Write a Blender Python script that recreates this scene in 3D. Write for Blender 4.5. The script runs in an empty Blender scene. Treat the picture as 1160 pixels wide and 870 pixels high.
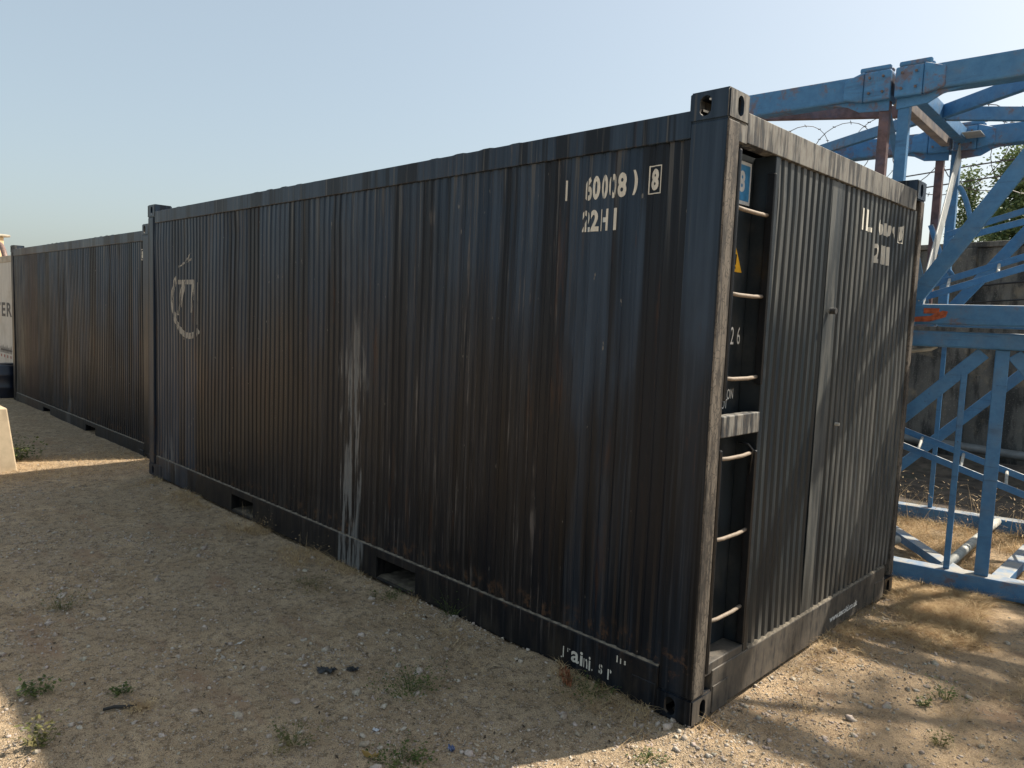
import bpy, bmesh, math, random
import numpy as np
from mathutils import Vector, Matrix
random.seed(7)
RNG = np.random.default_rng(11)
S = bpy.context.scene
COL = S.collection
RAD = math.radians

# ------------------------------------------------------------------ camera
def cam_axes(yaw, pitch, roll):
    f = Vector((math.cos(yaw)*math.cos(pitch), math.sin(yaw)*math.cos(pitch), math.sin(pitch)))
    s = f.cross(Vector((0, 0, 1))).normalized(); u = s.cross(f)
    return s*math.cos(roll)+u*math.sin(roll), -s*math.sin(roll)+u*math.cos(roll), f
cd = bpy.data.cameras.new('camera'); cam = bpy.data.objects.new('camera', cd); COL.objects.link(cam)
s_, u_, f_ = cam_axes(2.3478, -0.0905, 0.0390)
CAMP = Vector((1.5104, -2.669, 1.677))
cam.matrix_world = Matrix(((s_.x, u_.x, -f_.x, CAMP.x), (s_.y, u_.y, -f_.y, CAMP.y), (s_.z, u_.z, -f_.z, CAMP.z), (0, 0, 0, 1)))
cd.sensor_width = 36; cd.lens = 845.8/1160*36; cd.clip_start = .05; cd.clip_end = 3000
S.camera = cam
# ------------------------------------------------------------------ light
SUN_EL = RAD(49.5); SUN_AZ = RAD(22.3)          # azimuth from +Y towards +X
w = bpy.data.worlds.new('World'); S.world = w; w.use_nodes = True
wt = w.node_tree; bg = wt.nodes['Background']
sky = wt.nodes.new('ShaderNodeTexSky'); sky.sky_type = 'NISHITA'; sky.sun_disc = False
sky.sun_elevation = SUN_EL; sky.sun_rotation = SUN_AZ
sky.air_density = 1.0; sky.dust_density = 3.4; sky.ozone_density = 0.4; sky.altitude = 0
hz = wt.nodes.new('ShaderNodeMix'); hz.data_type = 'RGBA'; hz.inputs[0].default_value = .52
hz.inputs[7].default_value = (2.40, 2.78, 2.72, 1)      # even pale haze over the whole sky
wt.links.new(sky.outputs[0], hz.inputs[6]); wt.links.new(hz.outputs[2], bg.inputs[0]); bg.inputs[1].default_value = .12
sl = bpy.data.lights.new('sun', 'SUN'); sl.energy = 4.8; sl.angle = RAD(.9); sl.color = (1, .90, .76)
sun = bpy.data.objects.new('sun', sl); COL.objects.link(sun)
sd = Vector((math.sin(SUN_AZ)*math.cos(SUN_EL), math.cos(SUN_AZ)*math.cos(SUN_EL), math.sin(SUN_EL)))
sun.rotation_euler = sd.to_track_quat('Z', 'Y').to_euler(); sun.location = (5, 10, 15)
S.view_settings.view_transform = 'Standard'; S.view_settings.look = 'None'
S.view_settings.exposure = 0.88; S.view_settings.gamma = 1
S.render.resolution_x = 1024; S.render.resolution_y = 768
S.cycles.max_bounces = 6

# ------------------------------------------------------------------ material helpers
class NT:
    def __init__(self, name):
        self.m = bpy.data.materials.new(name); self.m.use_nodes = True
        self.t = self.m.node_tree; self.b = self.t.nodes['Principled BSDF']; self.out = self.t.nodes['Material Output']
        self.co = self.t.nodes.new('ShaderNodeTexCoord').outputs['Object']
        self.xyz = None
    def n(self, typ, **kw):
        nd = self.t.nodes.new(typ)
        for k, v in kw.items(): setattr(nd, k, v)
        return nd
    def L(self, a, b): self.t.links.new(a, b)
    def put(self, inp, v):
        if isinstance(v, bpy.types.NodeSocket): self.L(v, inp)
        elif isinstance(v, (tuple, list)): inp.default_value = (*v, 1) if len(v) == 3 and inp.type == 'RGBA' else v
        else: inp.default_value = v
    def noise(self, scale, detail=4, rough=.55, vec=None, stretch=None, off=None, dist=0):
        mp = self.n('ShaderNodeMapping'); self.L(vec or self.co, mp.inputs[0])
        if stretch: mp.inputs['Scale'].default_value = stretch
        if off: mp.inputs['Location'].default_value = off
        nd = self.n('ShaderNodeTexNoise'); self.L(mp.outputs[0], nd.inputs['Vector'])
        nd.inputs['Scale'].default_value = scale; nd.inputs['Detail'].default_value = detail
        nd.inputs['Roughness'].default_value = rough; nd.inputs['Distortion'].default_value = dist
        return nd.outputs['Fac']
    def voro(self, scale, stretch=None, feature='F1', rnd=1, dist=None):
        mp = self.n('ShaderNodeMapping'); self.L(self.co, mp.inputs[0])
        if stretch: mp.inputs['Scale'].default_value = stretch
        nd = self.n('ShaderNodeTexVoronoi', feature=feature); self.L(mp.outputs[0], nd.inputs['Vector'])
        nd.inputs['Scale'].default_value = scale
        return nd.outputs['Distance'], (nd.outputs['Color'] if feature == 'F1' else None)
    def rng(self, v, a, b, c=0., d=1., smooth=True):
        nd = self.n('ShaderNodeMapRange'); nd.interpolation_type = 'SMOOTHSTEP' if smooth else 'LINEAR'
        self.put(nd.inputs[0], v)
        for i, x in enumerate((a, b, c, d)): nd.inputs[i+1].default_value = x
        return nd.outputs[0]
    def math(self, op, a, b=0., c=0.):
        nd = self.n('ShaderNodeMath', operation=op); self.put(nd.inputs[0], a); self.put(nd.inputs[1], b)
        if op == 'MULTIPLY_ADD': self.put(nd.inputs[2], c)
        return nd.outputs[0]
    def mul(self, a, b): return self.math('MULTIPLY', a, b)
    def mix(self, f, a, b):
        nd = self.n('ShaderNodeMix', data_type='RGBA'); self.put(nd.inputs[0], f); self.put(nd.inputs[6], a); self.put(nd.inputs[7], b)
        return nd.outputs[2]
    def axis(self, i):
        if not self.xyz: self.xyz = self.n('ShaderNodeSeparateXYZ'); self.L(self.co, self.xyz.inputs[0])
        return self.xyz.outputs[i]
    def bump(self, h, strength=.3, dist=.002):
        nd = self.n('ShaderNodeBump'); self.put(nd.inputs['Height'], h)
        nd.inputs['Strength'].default_value = strength; nd.inputs['Distance'].default_value = dist
        self.L(nd.outputs[0], self.b.inputs['Normal'])
    def col(self, c): self.put(self.b.inputs['Base Color'], c)
    def rough(self, r): self.put(self.b.inputs['Roughness'], r)
    def band(self, v, a, b, e):      # 1 between a and b
        return self.mul(self.rng(v, a-e, a+e), self.rng(v, b-e, b+e, 1, 0))

def side_paint(name, off=0., brown=(-5.0, -.72), peel=True, spec=.22):
    T = NT(name); x = T.axis(0); z = T.axis(2)
    wob = T.math('ADD', x, T.rng(T.noise(3, 2, off=(off, 0, 0), stretch=(1, 1, .5)), .3, .7, -.06, .06))
    st = T.noise(14, 6, .6, stretch=(1, 1, .028), off=(off, 0, 0))
    fine = T.noise(60, 5, .65, stretch=(1, 1, .02), off=(off, 3, 0))
    blot = T.noise(1.3, 4, .6, off=(off, 0, 0), stretch=(1, 1, .5))
    c = T.mix(T.rng(st, .35, .7), (.003, .0075, .0145), (.013, .023, .038))
    c = T.mix(T.mul(T.rng(fine, .50, .62), T.rng(blot, .3, .7, .3, .9)), c, (.062, .072, .086))
    # painted-in reflections: bluish sky high up, dark ground plus grime low, ragged edge
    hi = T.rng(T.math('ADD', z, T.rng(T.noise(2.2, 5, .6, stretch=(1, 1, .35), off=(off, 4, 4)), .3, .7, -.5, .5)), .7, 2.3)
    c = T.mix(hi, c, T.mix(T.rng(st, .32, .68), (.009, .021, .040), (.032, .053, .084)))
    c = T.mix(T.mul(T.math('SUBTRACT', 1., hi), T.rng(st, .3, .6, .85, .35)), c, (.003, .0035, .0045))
    if peel: c = T.mix(T.mul(T.rng(wob, -4.93, -4.90, 1, 0), .75), c, T.mix(T.rng(st, .32, .68), (.010, .019, .034), (.028, .044, .068)))
    # warmer, dirtier middle of the wall; browner low, partly painted ground reflection
    bz = T.band(wob, brown[0], brown[1], .02)
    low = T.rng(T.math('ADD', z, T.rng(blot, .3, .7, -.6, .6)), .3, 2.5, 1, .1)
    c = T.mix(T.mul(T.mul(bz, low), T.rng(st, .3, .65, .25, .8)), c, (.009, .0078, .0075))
    c = T.mix(T.mul(T.mul(bz, T.rng(fine, .50, .66)), T.rng(blot, .35, .65, .08, .6)), c, (.050, .042, .038))
    # dark runs
    c = T.mix(T.rng(T.noise(5, 4, .6, stretch=(1, 1, .03), off=(off, 9, 0)), .50, .56, 0, .9), c, (.004, .006, .010))
    # rusty blotches
    rn = T.noise(9, 6, .65, stretch=(1, 1, .12), off=(off, 5, 1))
    c = T.mix(T.mul(T.rng(rn, .60, .70), .55), c, (.055, .026, .014))
    run = T.noise(30, 5, .6, stretch=(1, 1, .015), off=(off+2, 6, 0)); seam = T.rng(T.math('ADD', z, T.mul(T.noise(8, 3, stretch=(1, 1, 0)), 1.2)), 2.4, 2.95)
    c = T.mix(T.mul(T.mul(T.rng(run, .56, .64), seam), .7), c, (.085, .085, .082))
    c = T.mix(T.mul(T.mul(T.rng(T.noise(16, 5, .7, off=(off, 8, 3)), .52, .66), T.band(z, .19, .30, .05)), .8), c, (.085, .048, .028))
    if peel:
        pn = T.noise(22, 6, .7, stretch=(1, 1, .06), off=(off, 2, 0))
        pz = T.rng(T.math('ADD', z, T.rng(blot, .3, .7, -.5, .5)), 1.0, 1.6, 1, .08)
        pm = T.mul(T.mul(T.band(wob, -2.69, -2.42, .015), T.rng(pn, .45, .52)), pz)
        c = T.mix(T.mul(pm, .9), c, (.15, .155, .155))
        pm2 = T.mul(T.mul(T.band(wob, -2.42, -.80, .05), T.rng(T.noise(48, 6, .7, stretch=(1, 1, .022), off=(1, 2, 0)), .57, .66)), T.rng(T.noise(3, 4, .6, off=(4, 4, 1)), .4, .6, .1, 1))
        c = T.mix(T.mul(pm2, .75), c, (.115, .105, .098))
        pm3 = T.mul(T.band(wob, -5.75, -5.35, .04), T.mul(T.rng(pn, .55, .6), T.rng(z, .25, .7, 1, 0)))
        c = T.mix(T.mul(pm3, .7), c, (.12, .13, .14))
    else:
        pn = T.noise(18, 6, .7, stretch=(1, 1, .06), off=(off, 2, 0))
        c = T.mix(T.mul(T.mul(T.band(wob, -5.95, -5.2, .05), T.rng(pn, .42, .6)), .6), c, (.10, .10, .095))
        c = T.mix(T.mul(T.band(wob, -5.3, -4.5, .03), T.rng(st, .3, .7, .25, .8)), c, (.036, .021, .018))
        c = T.mix(T.mul(T.band(wob, -3.05, -2.95, .02), .5), c, (.09, .10, .11))
    # dust clinging to the lowest part
    dn = T.noise(12, 5, .6, stretch=(1, 1, .35), off=(off, 0, 4))
    c = T.mix(T.mul(T.rng(z, .0, .42, 1, 0), T.rng(dn, .40, .75, 0, .45)), c, (.060, .050, .038))
    # chips
    chip = T.noise(45, 2, .5, off=(off, 0, 7), stretch=(1, 1, .35))
    c = T.mix(T.mul(T.rng(chip, .75, .78), .7), c, (.20, .19, .17))
    T.col(c); T.rough(T.rng(T.math('ADD', T.mul(fine, .5), T.mul(blot, .5)), .35, .65, .30, .50))
    T.b.inputs['Specular IOR Level'].default_value = spec
    T.bump(T.math('ADD', T.mul(fine, .5), T.noise(9, 5, .6)), .35, .004)
    return T.m

def end_paint(name):
    T = NT(name); z = T.axis(2)
    fine = T.noise(50, 5, .65, stretch=(1, 1, .03)); st = T.noise(12, 5, .6, stretch=(1, 1, .05))
    c = T.mix(T.rng(st, .3, .7), (.007, .012, .017), (.018, .026, .031))
    c = T.mix(T.mul(T.rng(fine, .52, .68), .35), c, (.060, .064, .062))
    # raking sun's highlight painted on outer crests (object x near the face)
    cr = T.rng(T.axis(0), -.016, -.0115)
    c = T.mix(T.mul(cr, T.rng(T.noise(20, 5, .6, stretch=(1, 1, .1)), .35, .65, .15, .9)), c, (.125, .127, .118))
    c = T.mix(T.mul(T.rng(z, .1, .6, 1, 0), T.rng(st, .35, .7, .1, .5)), c, (.13, .11, .085))
    T.col(c); T.rough(T.rng(fine, .3, .7, .36, .55)); T.bump(T.math('ADD', fine, T.noise(30, 4)), .3, .003)
    return T.m

def weathered(name, light=(.205, .20, .18), dark=(.022, .026, .030), amount=.5, crack=False, dust=.0):
    T = NT(name)
    st = T.noise(26, 6, .65, stretch=(1, 1, .10)); big = T.noise(2.2, 4, .6)
    k = T.math('ADD', st, T.mul(T.math('SUBTRACT', big, .5), .45))
    c = T.mix(T.rng(k, 1-amount-.09, 1-amount+.06), dark, light)
    c = T.mix(T.mul(T.rng(T.noise(60, 5, .7, stretch=(1, 1, .3)), .45, .65), .5), c, (.13, .105, .08))
    if crack:
        mp = T.n('ShaderNodeMapping'); T.L(T.co, mp.inputs[0]); mp.inputs['Scale'].default_value = (1, 1, .33)
        ds = T.n('ShaderNodeTexNoise'); T.L(T.co, ds.inputs['Vector']); ds.inputs['Scale'].default_value = 30
        mx = T.n('ShaderNodeMix', data_type='RGBA'); mx.inputs[0].default_value = .03; T.L(mp.outputs[0], mx.inputs[6]); T.L(ds.outputs['Color'], mx.inputs[7])
        vo = T.n('ShaderNodeTexVoronoi', feature='DISTANCE_TO_EDGE'); T.L(mx.outputs[2], vo.inputs['Vector']); vo.inputs['Scale'].default_value = 48
        e = T.rng(vo.outputs['Distance'], .02, .09, 1, 0)
        c = T.mix(T.mul(e, .72), c, (.026, .023, .020))
    if dust:
        c = T.mix(T.mul(T.rng(T.noise(14, 5), .35, .7), dust), c, (.22, .185, .14))
    T.col(c); T.rough(.68); T.bump(st, .4, .003)
    return T.m

def simple(name, col, rough=.6, var=.35, scale=20, metal=0., bump=.2, stretch=None, dirt=None, dirt_amt=.5, bd=.002):
    T = NT(name); n = T.noise(scale, 5, .6, stretch=stretch)
    d = tuple(c*(1-var) for c in col); l = tuple(min(1, c*(1+var)) for c in col)
    c = T.mix(T.rng(n, .3, .7), d, l)
    if dirt: c = T.mix(T.mul(T.rng(T.noise(scale*.35, 6, .65, off=(5, 1, 2)), .5, .68), dirt_amt), c, dirt)
    T.col(c); T.rough(rough); T.b.inputs['Metallic'].default_value = metal
    if bump: T.bump(n, bump, bd)
    return T.m

def blue_paint(name, rust=.62, tone=1.):
    T = NT(name); n = T.noise(5, 6, .65); f = T.noise(40, 5, .6)
    c = T.mix(T.rng(T.noise(14, 6, .7), .2, .8), (.036*tone, .14*tone, .30*tone), (.068*tone, .215*tone, .41*tone))
    c = T.mix(T.rng(n, .45, .7, 0, .45), c, (.13, .19, .25)); c = T.mix(T.mul(T.rng(T.noise(20, 5, .7, stretch=(.12, 1, 1)), .55, .68), .35), c, (.03, .05, .08))
    c = T.mix(T.rng(T.math('ADD', n, T.mul(T.math('SUBTRACT', f, .5), .25)), rust-.04, rust+.12, 0, .75), c, (.15, .10, .10))
    c = T.mix(T.mul(T.rng(T.noise(60, 3), .68, .73), .6), c, (.03, .04, .06))
    geo = T.n('ShaderNodeNewGeometry'); sp = T.n('ShaderNodeSeparateXYZ'); T.L(geo.outputs['Normal'], sp.inputs[0])
    c = T.mix(T.mul(T.rng(sp.outputs[2], .6, .95), T.rng(T.noise(9, 5, .65), .35, .6, .35, .9)), c, (.36, .34, .29))   # dust lying on top faces
    T.col(c); T.rough(T.rng(f, .3, .7, .42, .62)); T.bump(f, .2, .002)
    return T.m

def letter_paint(name, col=(.60, .58, .51), lo=.31, hi=.36, stretch=(1, 1, .1), scale=60):
    T = NT(name); n = T.noise(scale, 4, .65, stretch=stretch)
    T.col(T.mix(T.rng(n, .4, .7), col, tuple(c*.75 for c in col))); T.rough(.6)
    T.put(T.b.inputs['Alpha'], T.rng(n, lo, hi))
    return T.m

M = {}
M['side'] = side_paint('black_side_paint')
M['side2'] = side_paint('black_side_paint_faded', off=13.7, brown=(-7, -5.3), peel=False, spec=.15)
M['end'] = end_paint('black_end_paint')
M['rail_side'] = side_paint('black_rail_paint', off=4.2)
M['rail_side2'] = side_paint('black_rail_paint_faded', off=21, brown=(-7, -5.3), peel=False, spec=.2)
M['rail_end'] = weathered('weathered_rail_paint', amount=.49)
M['post'] = weathered('cracked_post_paint', light=(.15, .13, .105), dark=(.030, .027, .024), amount=.50, crack=True)
M['low_end'] = weathered('dusty_low_rail_paint', light=(.075, .068, .058), dark=(.022, .023, .024), amount=.52, dust=.22)
M['recess'] = simple('black_recess_paint', (.013, .019, .024), .42, .4, 9, stretch=(1, 1, .3), dirt=(.09, .09, .085), dirt_amt=.35)
M['lip'] = simple('black_lip_paint', (.010, .011, .013), .35, .3, 30)
M['rung'] = weathered('worn_rung_paint', light=(.26, .21, .16), dark=(.10, .075, .06), amount=.7)
M['dark'] = simple('hollow_black', (.012, .011, .010), .8)
M['dust'] = simple('pocket_dust', (.09, .075, .055), .95, .4, 14, bump=.5)
M['white'] = letter_paint('worn_white_lettering')
M['white_old'] = letter_paint('faded_white_lettering', (.33, .31, .27), .40, .50)
M['white_new'] = letter_paint('small_white_lettering', (.80, .80, .76), .1, .15)
M['ledge'] = simple('ledge_dust', (.15, .13, .10), .95, .45, 30)
M['roof'] = simple('roof_paint', (.16, .155, .14), .6, .5, 6, dirt=(.18, .15, .11))
M['blue'] = blue_paint('blue_mast_paint')
M['blue_rusty'] = blue_paint('rusty_blue_mast_paint', .50)
M['blue_clean'] = blue_paint('blue_brace_paint', .70, 1.05)
M['rusty'] = simple('rust_purple_paint', (.125, .075, .075), .6, .4, 14, dirt=(.05, .09, .17), dirt_amt=.4)
M['rust_red'] = simple('red_rust_patch', (.34, .085, .035), .8, .35, 40)
M['pale'] = simple('pale_grey_steel', (.40, .40, .36), .6, .2, 20, dirt=(.2, .18, .15))

# ------------------------------------------------------------------ mesh helpers
def link(name, bm, mats, parent=None, bevel=0, smooth=False):
    me = bpy.data.meshes.new(name); bm.to_mesh(me); bm.free()
    if not isinstance(mats, (list, tuple)): mats = [mats]
    for m in mats: me.materials.append(m)
    if smooth: me.shade_smooth()
    o = bpy.data.objects.new(name, me); COL.objects.link(o)
    if parent: o.parent = parent
    if bevel:
        b = o.modifiers.new('bevel', 'BEVEL'); b.width = bevel; b.segments = 2; b.limit_method = 'ANGLE'
        b.harden_normals = False
    return o
def link_np(name, V, F, mats, parent=None, smooth=False):
    me = bpy.data.meshes.new(name)
    V = np.asarray(V, np.float32); F = np.asarray(F, np.int32)
    me.vertices.add(len(V)); me.vertices.foreach_set('co', V.ravel())
    k = F.shape[1]; me.loops.add(F.size); me.loops.foreach_set('vertex_index', F.ravel())
    me.polygons.add(len(F)); me.polygons.foreach_set('loop_start', np.arange(0, F.size, k, dtype=np.int32))
    me.polygons.foreach_set('loop_total', np.full(len(F), k, np.int32))
    me.update(calc_edges=True); me.validate()
    if not isinstance(mats, (list, tuple)): mats = [mats]
    for m in mats: me.materials.append(m)
    if smooth: me.shade_smooth()
    o = bpy.data.objects.new(name, me); COL.objects.link(o)
    if parent: o.parent = parent
    return o
def empty(name, loc=(0, 0, 0), rz=0):
    o = bpy.data.objects.new(name, None); COL.objects.link(o); o.location = loc; o.rotation_euler = (0, 0, rz)
    o.empty_display_size = .2
    return o
def tag(o, label=None, cat=None, group=None, kind=None):
    if label: o['label'] = label
    if cat: o['category'] = cat
    if group: o['group'] = group
    if kind: o['kind'] = kind
    return o
def box(bm, x0, x1, y0, y1, z0, z1, mi=0):
    v = [bm.verts.new(p) for p in ((x0, y0, z0), (x1, y0, z0), (x1, y1, z0), (x0, y1, z0), (x0, y0, z1), (x1, y0, z1), (x1, y1, z1), (x0, y1, z1))]
    for q in ((0, 3, 2, 1), (4, 5, 6, 7), (0, 1, 5, 4), (1, 2, 6, 5), (2, 3, 7, 6), (3, 0, 4, 7)):
        f = bm.faces.new([v[i] for i in q]); f.material_index = mi
def BX(*a):
    bm = bmesh.new(); box(bm, *a); return bm
def beam(bm, a, b, w, h, up=(0, 0, 1), mi=0):
    """box beam from a to b, w across, h along 'up'"""
    a = Vector(a); b = Vector(b); d = (b-a).normalized(); up = Vector(up)
    s = d.cross(up).normalized(); u = s.cross(d)
    v = []
    for p in (a, b):
        for i, j in ((-1, -1), (1, -1), (1, 1), (-1, 1)): v.append(bm.verts.new(p+s*i*w/2+u*j*h/2))
    for q in ((0, 1, 2, 3), (7, 6, 5, 4), (0, 4, 5, 1), (1, 5, 6, 2), (2, 6, 7, 3), (3, 7, 4, 0)):
        bm.faces.new([v[i] for i in q]).material_index = mi
def angle_bar(bm, a, b, w, h, up=(0, 0, 1), side=1, th=.010):
    """L-section: a web (h tall) and a flange (w wide)"""
    a = Vector(a); b = Vector(b); d = (b-a).normalized(); up = Vector(up)
    s = d.cross(up).normalized()*side; u = (s.cross(d)*side)
    prof = [(0, 0), (w, 0), (w, th), (th, th), (th, h), (0, h)]
    r = [[bm.verts.new(p+s*(x-w*0)+u*(y-h/2)) for x, y in prof] for p in (a, b)]
    n = len(prof)
    for i in range(n): bm.faces.new((r[0][i], r[0][(i+1) % n], r[1][(i+1) % n], r[1][i]))
    bm.faces.new(r[0]); bm.faces.new(list(reversed(r[1])))
def tube(bm, pts, r, seg=8, closed=False, cap=True):
    pts = [Vector(p) for p in pts]; rings = []; prev = None
    for i, p in enumerate(pts):
        d = (pts[min(i+1, len(pts)-1)]-pts[max(i-1, 0)]).normalized()
        ref = prev if prev is not None else (Vector((0, 0, 1)) if abs(d.z) < .9 else Vector((1, 0, 0)))
        s = d.cross(ref).normalized(); u = s.cross(d); prev = u
        rr = r[i] if isinstance(r, (list, tuple)) else r
        rings.append([bm.verts.new(p+(s*math.cos(2*math.pi*k/seg)+u*math.sin(2*math.pi*k/seg))*rr) for k in range(seg)])
    for a, b in zip(rings, rings[1:]):
        for k in range(seg): bm.faces.new((a[k], a[(k+1) % seg], b[(k+1) % seg], b[k]))
    if cap: bm.faces.new(list(reversed(rings[0]))); bm.faces.new(rings[-1])
def TB(pts, r, seg=8):
    bm = bmesh.new(); tube(bm, pts, r, seg); return bm
def fix(bm): bmesh.ops.recalc_face_normals(bm, faces=bm.faces); return bm

# ------------------------------------------------------------------ corrugated sheets
PITCH = .066
def profile(u, depth=.020, ridge=.030, fl=.012):
    """depth below the outer crest at distance u along the wall"""
    m = u % PITCH
    if m < ridge: return 0.
    if m < ridge+fl: return depth*(m-ridge)/fl
    if m < PITCH-fl: return depth
    return depth*(PITCH-m)/fl
def breaks(u0, u1, ridge=.030, fl=.012):
    out = {round(u0, 5), round(u1, 5)}
    k = math.floor(u0/PITCH)-1
    while k*PITCH < u1+PITCH:
        for o in (0, ridge, ridge+fl, PITCH-fl):
            x = k*PITCH+o
            if u0 < x < u1: out.add(round(x, 5))
        k += 1
    return sorted(out)
def dent(u, z):
    return .009*math.sin(u*1.9+.7)*math.sin(z*1.4+.3)+.0035*math.sin(u*6.1+z*2.3)*math.sin(z*2.1)
def sheet(axis, face, inward, u0, u1, z0, z1, flat=None, depth=.020):
    """axis 'x': wall runs along x at y=face, recess towards +inward"""
    bm = bmesh.new(); us = breaks(u0, u1); zs = np.linspace(z0, z1, 13); g = []
    for u in us:
        d = profile(u, depth)
        if flat and flat[0] < u < flat[1]: d = 0
        row = []
        for z in zs:
            q = face+inward*(d+(dent(u, z) if z0 < z < z1 else 0)+.0)
            row.append(bm.verts.new((u, q, z) if axis == 'x' else (q, u, z)))
        g.append(row)
    for a, b in zip(g, g[1:]):
        for j in range(len(zs)-1): bm.faces.new((a[j], b[j], b[j+1], a[j+1]))
    return fix(bm)

def text_mesh(body, size, sx=1., bold=0., sp=1.):
    bold = bold*1.0
    cu = bpy.data.curves.new('tmp', 'FONT'); cu.body = body; cu.size = size; cu.offset = bold; cu.space_character = sp
    cu.resolution_u = 4; cu.fill_mode = 'FRONT'
    ob = bpy.data.objects.new('tmp', cu); COL.objects.link(ob)
    dg = bpy.context.evaluated_depsgraph_get(); me = bpy.data.meshes.new_from_object(ob.evaluated_get(dg))
    bpy.data.objects.remove(ob); bpy.data.curves.remove(cu)
    bm = bmesh.new(); bm.from_mesh(me); bpy.data.meshes.remove(me)
    bmesh.ops.scale(bm, vec=(sx, 1, 1), verts=bm.verts)
    return bm
def fit(bm, u0, u1, z0, z1):
    xs = [v.co.x for v in bm.verts]; ys = [v.co.y for v in bm.verts]
    a, b, c, d = min(xs), max(xs), min(ys), max(ys)
    for v in bm.verts: v.co = Vector((u0+(v.co.x-a)/(b-a)*(u1-u0), z0+(v.co.y-c)/(d-c)*(z1-z0), 0))
    return bm
def merge(dst, src):
    me = bpy.data.meshes.new('t'); src.to_mesh(me); src.free(); dst.from_mesh(me); bpy.data.meshes.remove(me)
def cut_out(bm, ranges):
    """remove faces whose centre lies in any (u0,u1) range, after slicing there"""
    for r in ranges:
        for x in r: bmesh.ops.bisect_plane(bm, geom=bm.verts[:]+bm.edges[:]+bm.faces[:], plane_co=(x, 0, 0), plane_no=(1, 0, 0))
    dead = [f for f in bm.faces if any(a < f.calc_center_median().x < b for a, b in ranges)]
    bmesh.ops.delete(bm, geom=dead, context='FACES'); return bm
def onto_wall(bm, axis, face, inward, corr=True, lift=.0022, mirror=False, depth=None):
    depth = depth or (.0062 if axis == 'x' else .020)
    """bm lies in (u,z) = (x,y); wrap it on the corrugated wall"""
    if corr:
        us = [v.co.x for v in bm.verts]
        for x in breaks(min(us), max(us))[1:-1]:
            bmesh.ops.bisect_plane(bm, geom=bm.verts[:]+bm.edges[:]+bm.faces[:], plane_co=(x, 0, 0), plane_no=(1, 0, 0))
    for v in bm.verts:
        u, z = v.co.x, v.co.y
        q = face+inward*((profile(u, depth)+dent(u, z)) if corr else 0)-inward*lift
        v.co = Vector((u, q, z)) if axis == 'x' else Vector((q, u, z))
    return bm
def ring(cx, cz, r0, r1, a0, a1, n=40, ez=1.):
    bm = bmesh.new(); p = None
    for i in range(n+1):
        a = RAD(a0+(a1-a0)*i/n)
        q = (bm.verts.new((cx+r0*math.cos(a), cz+r0*ez*math.sin(a), 0)), bm.verts.new((cx+r1*math.cos(a), cz+r1*ez*math.sin(a), 0)))
        if p: bm.faces.new((p[0], p[1], q[1], q[0]))
        p = q
    return bm
def poly(bm, pts):
    bm.faces.new([bm.verts.new((x, z, 0)) for x, z in pts])

# ------------------------------------------------------------------ shipping container
L, W, H = 6.058, 2.438, 2.591
def casting_mesh():
    """118 mm tall corner block: faces at x=0 / y=0 outward towards +x and -y, hollow, with oval openings"""
    def solid(bm, name):
        me = bpy.data.meshes.new(name); bm.to_mesh(me); bm.free(); o = bpy.data.objects.new(name, me); COL.objects.link(o); return o
    base = BX(-.178, 0, 0, .162, 0, .118); bmesh.ops.bevel(base, geom=[e for e in base.edges], offset=.007, segments=2, affect='EDGES')
    o = solid(base, 'tmpc')
    cuts = [solid(BX(-.164, -.014, .014, .148, .014, .104), 'k0')]
    def oval(axis):
        bm = bmesh.new(); n = 24; a = []
        for k in range(n):
            t = 2*math.pi*k/n; cx, cz = .026*math.cos(t), .026*math.sin(t)+(.0135 if math.sin(t) >= 0 else -.0135)
            a.append((cx*1.0, cz))
        r = []
        for s in (-.03, .03):
            if axis == 'y': r.append([bm.verts.new((-.105+x, s, .060+z)) for x, z in a])
            if axis == 'x': r.append([bm.verts.new((s, .089+x*.92, .060+z)) for x, z in a])
            if axis == 'z': r.append([bm.verts.new((-.09+z*1.1, .08+x*1.1, .104+s)) for x, z in a])
        for k in range(n): bm.faces.new((r[0][k], r[0][(k+1) % n], r[1][(k+1) % n], r[1][k]))
        bm.faces.new(r[0]); bm.faces.new(r[1]); return fix(bm)
    for ax in 'xyz': cuts.append(solid(oval(ax), 'k'+ax))
    for c in cuts:
        m = o.modifiers.new('b', 'BOOLEAN'); m.object = c; m.operation = 'DIFFERENCE'; m.solver = 'EXACT'
    dg = bpy.context.evaluated_depsgraph_get(); me = bpy.data.meshes.new_from_object(o.evaluated_get(dg)); me.name = 'corner_casting'
    for c in cuts+[o]: bpy.data.objects.remove(c)
    return me
CAST = casting_mesh()
def casting(root, sx, sy, x, y, z, top, mat):
    me = CAST.copy(); bm = bmesh.new(); bm.from_mesh(me)
    for v in bm.verts:
        v.co = Vector((x+v.co.x*sx, y+v.co.y*sy, z+(v.co.z if top else .118-v.co.z)))
    bmesh.ops.recalc_face_normals(bm, faces=bm.faces)
    for f in bm.faces: f.material_index = 0 if abs(f.normal.x) > .6 or f.normal.z > .6 else 1
    me.materials.append(mat[0]); me.materials.append(mat[1]); bm.to_mesh(me); bm.free()
    o = bpy.data.objects.new('corner_casting', me); COL.objects.link(o); o.parent = root
    return o

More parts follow.
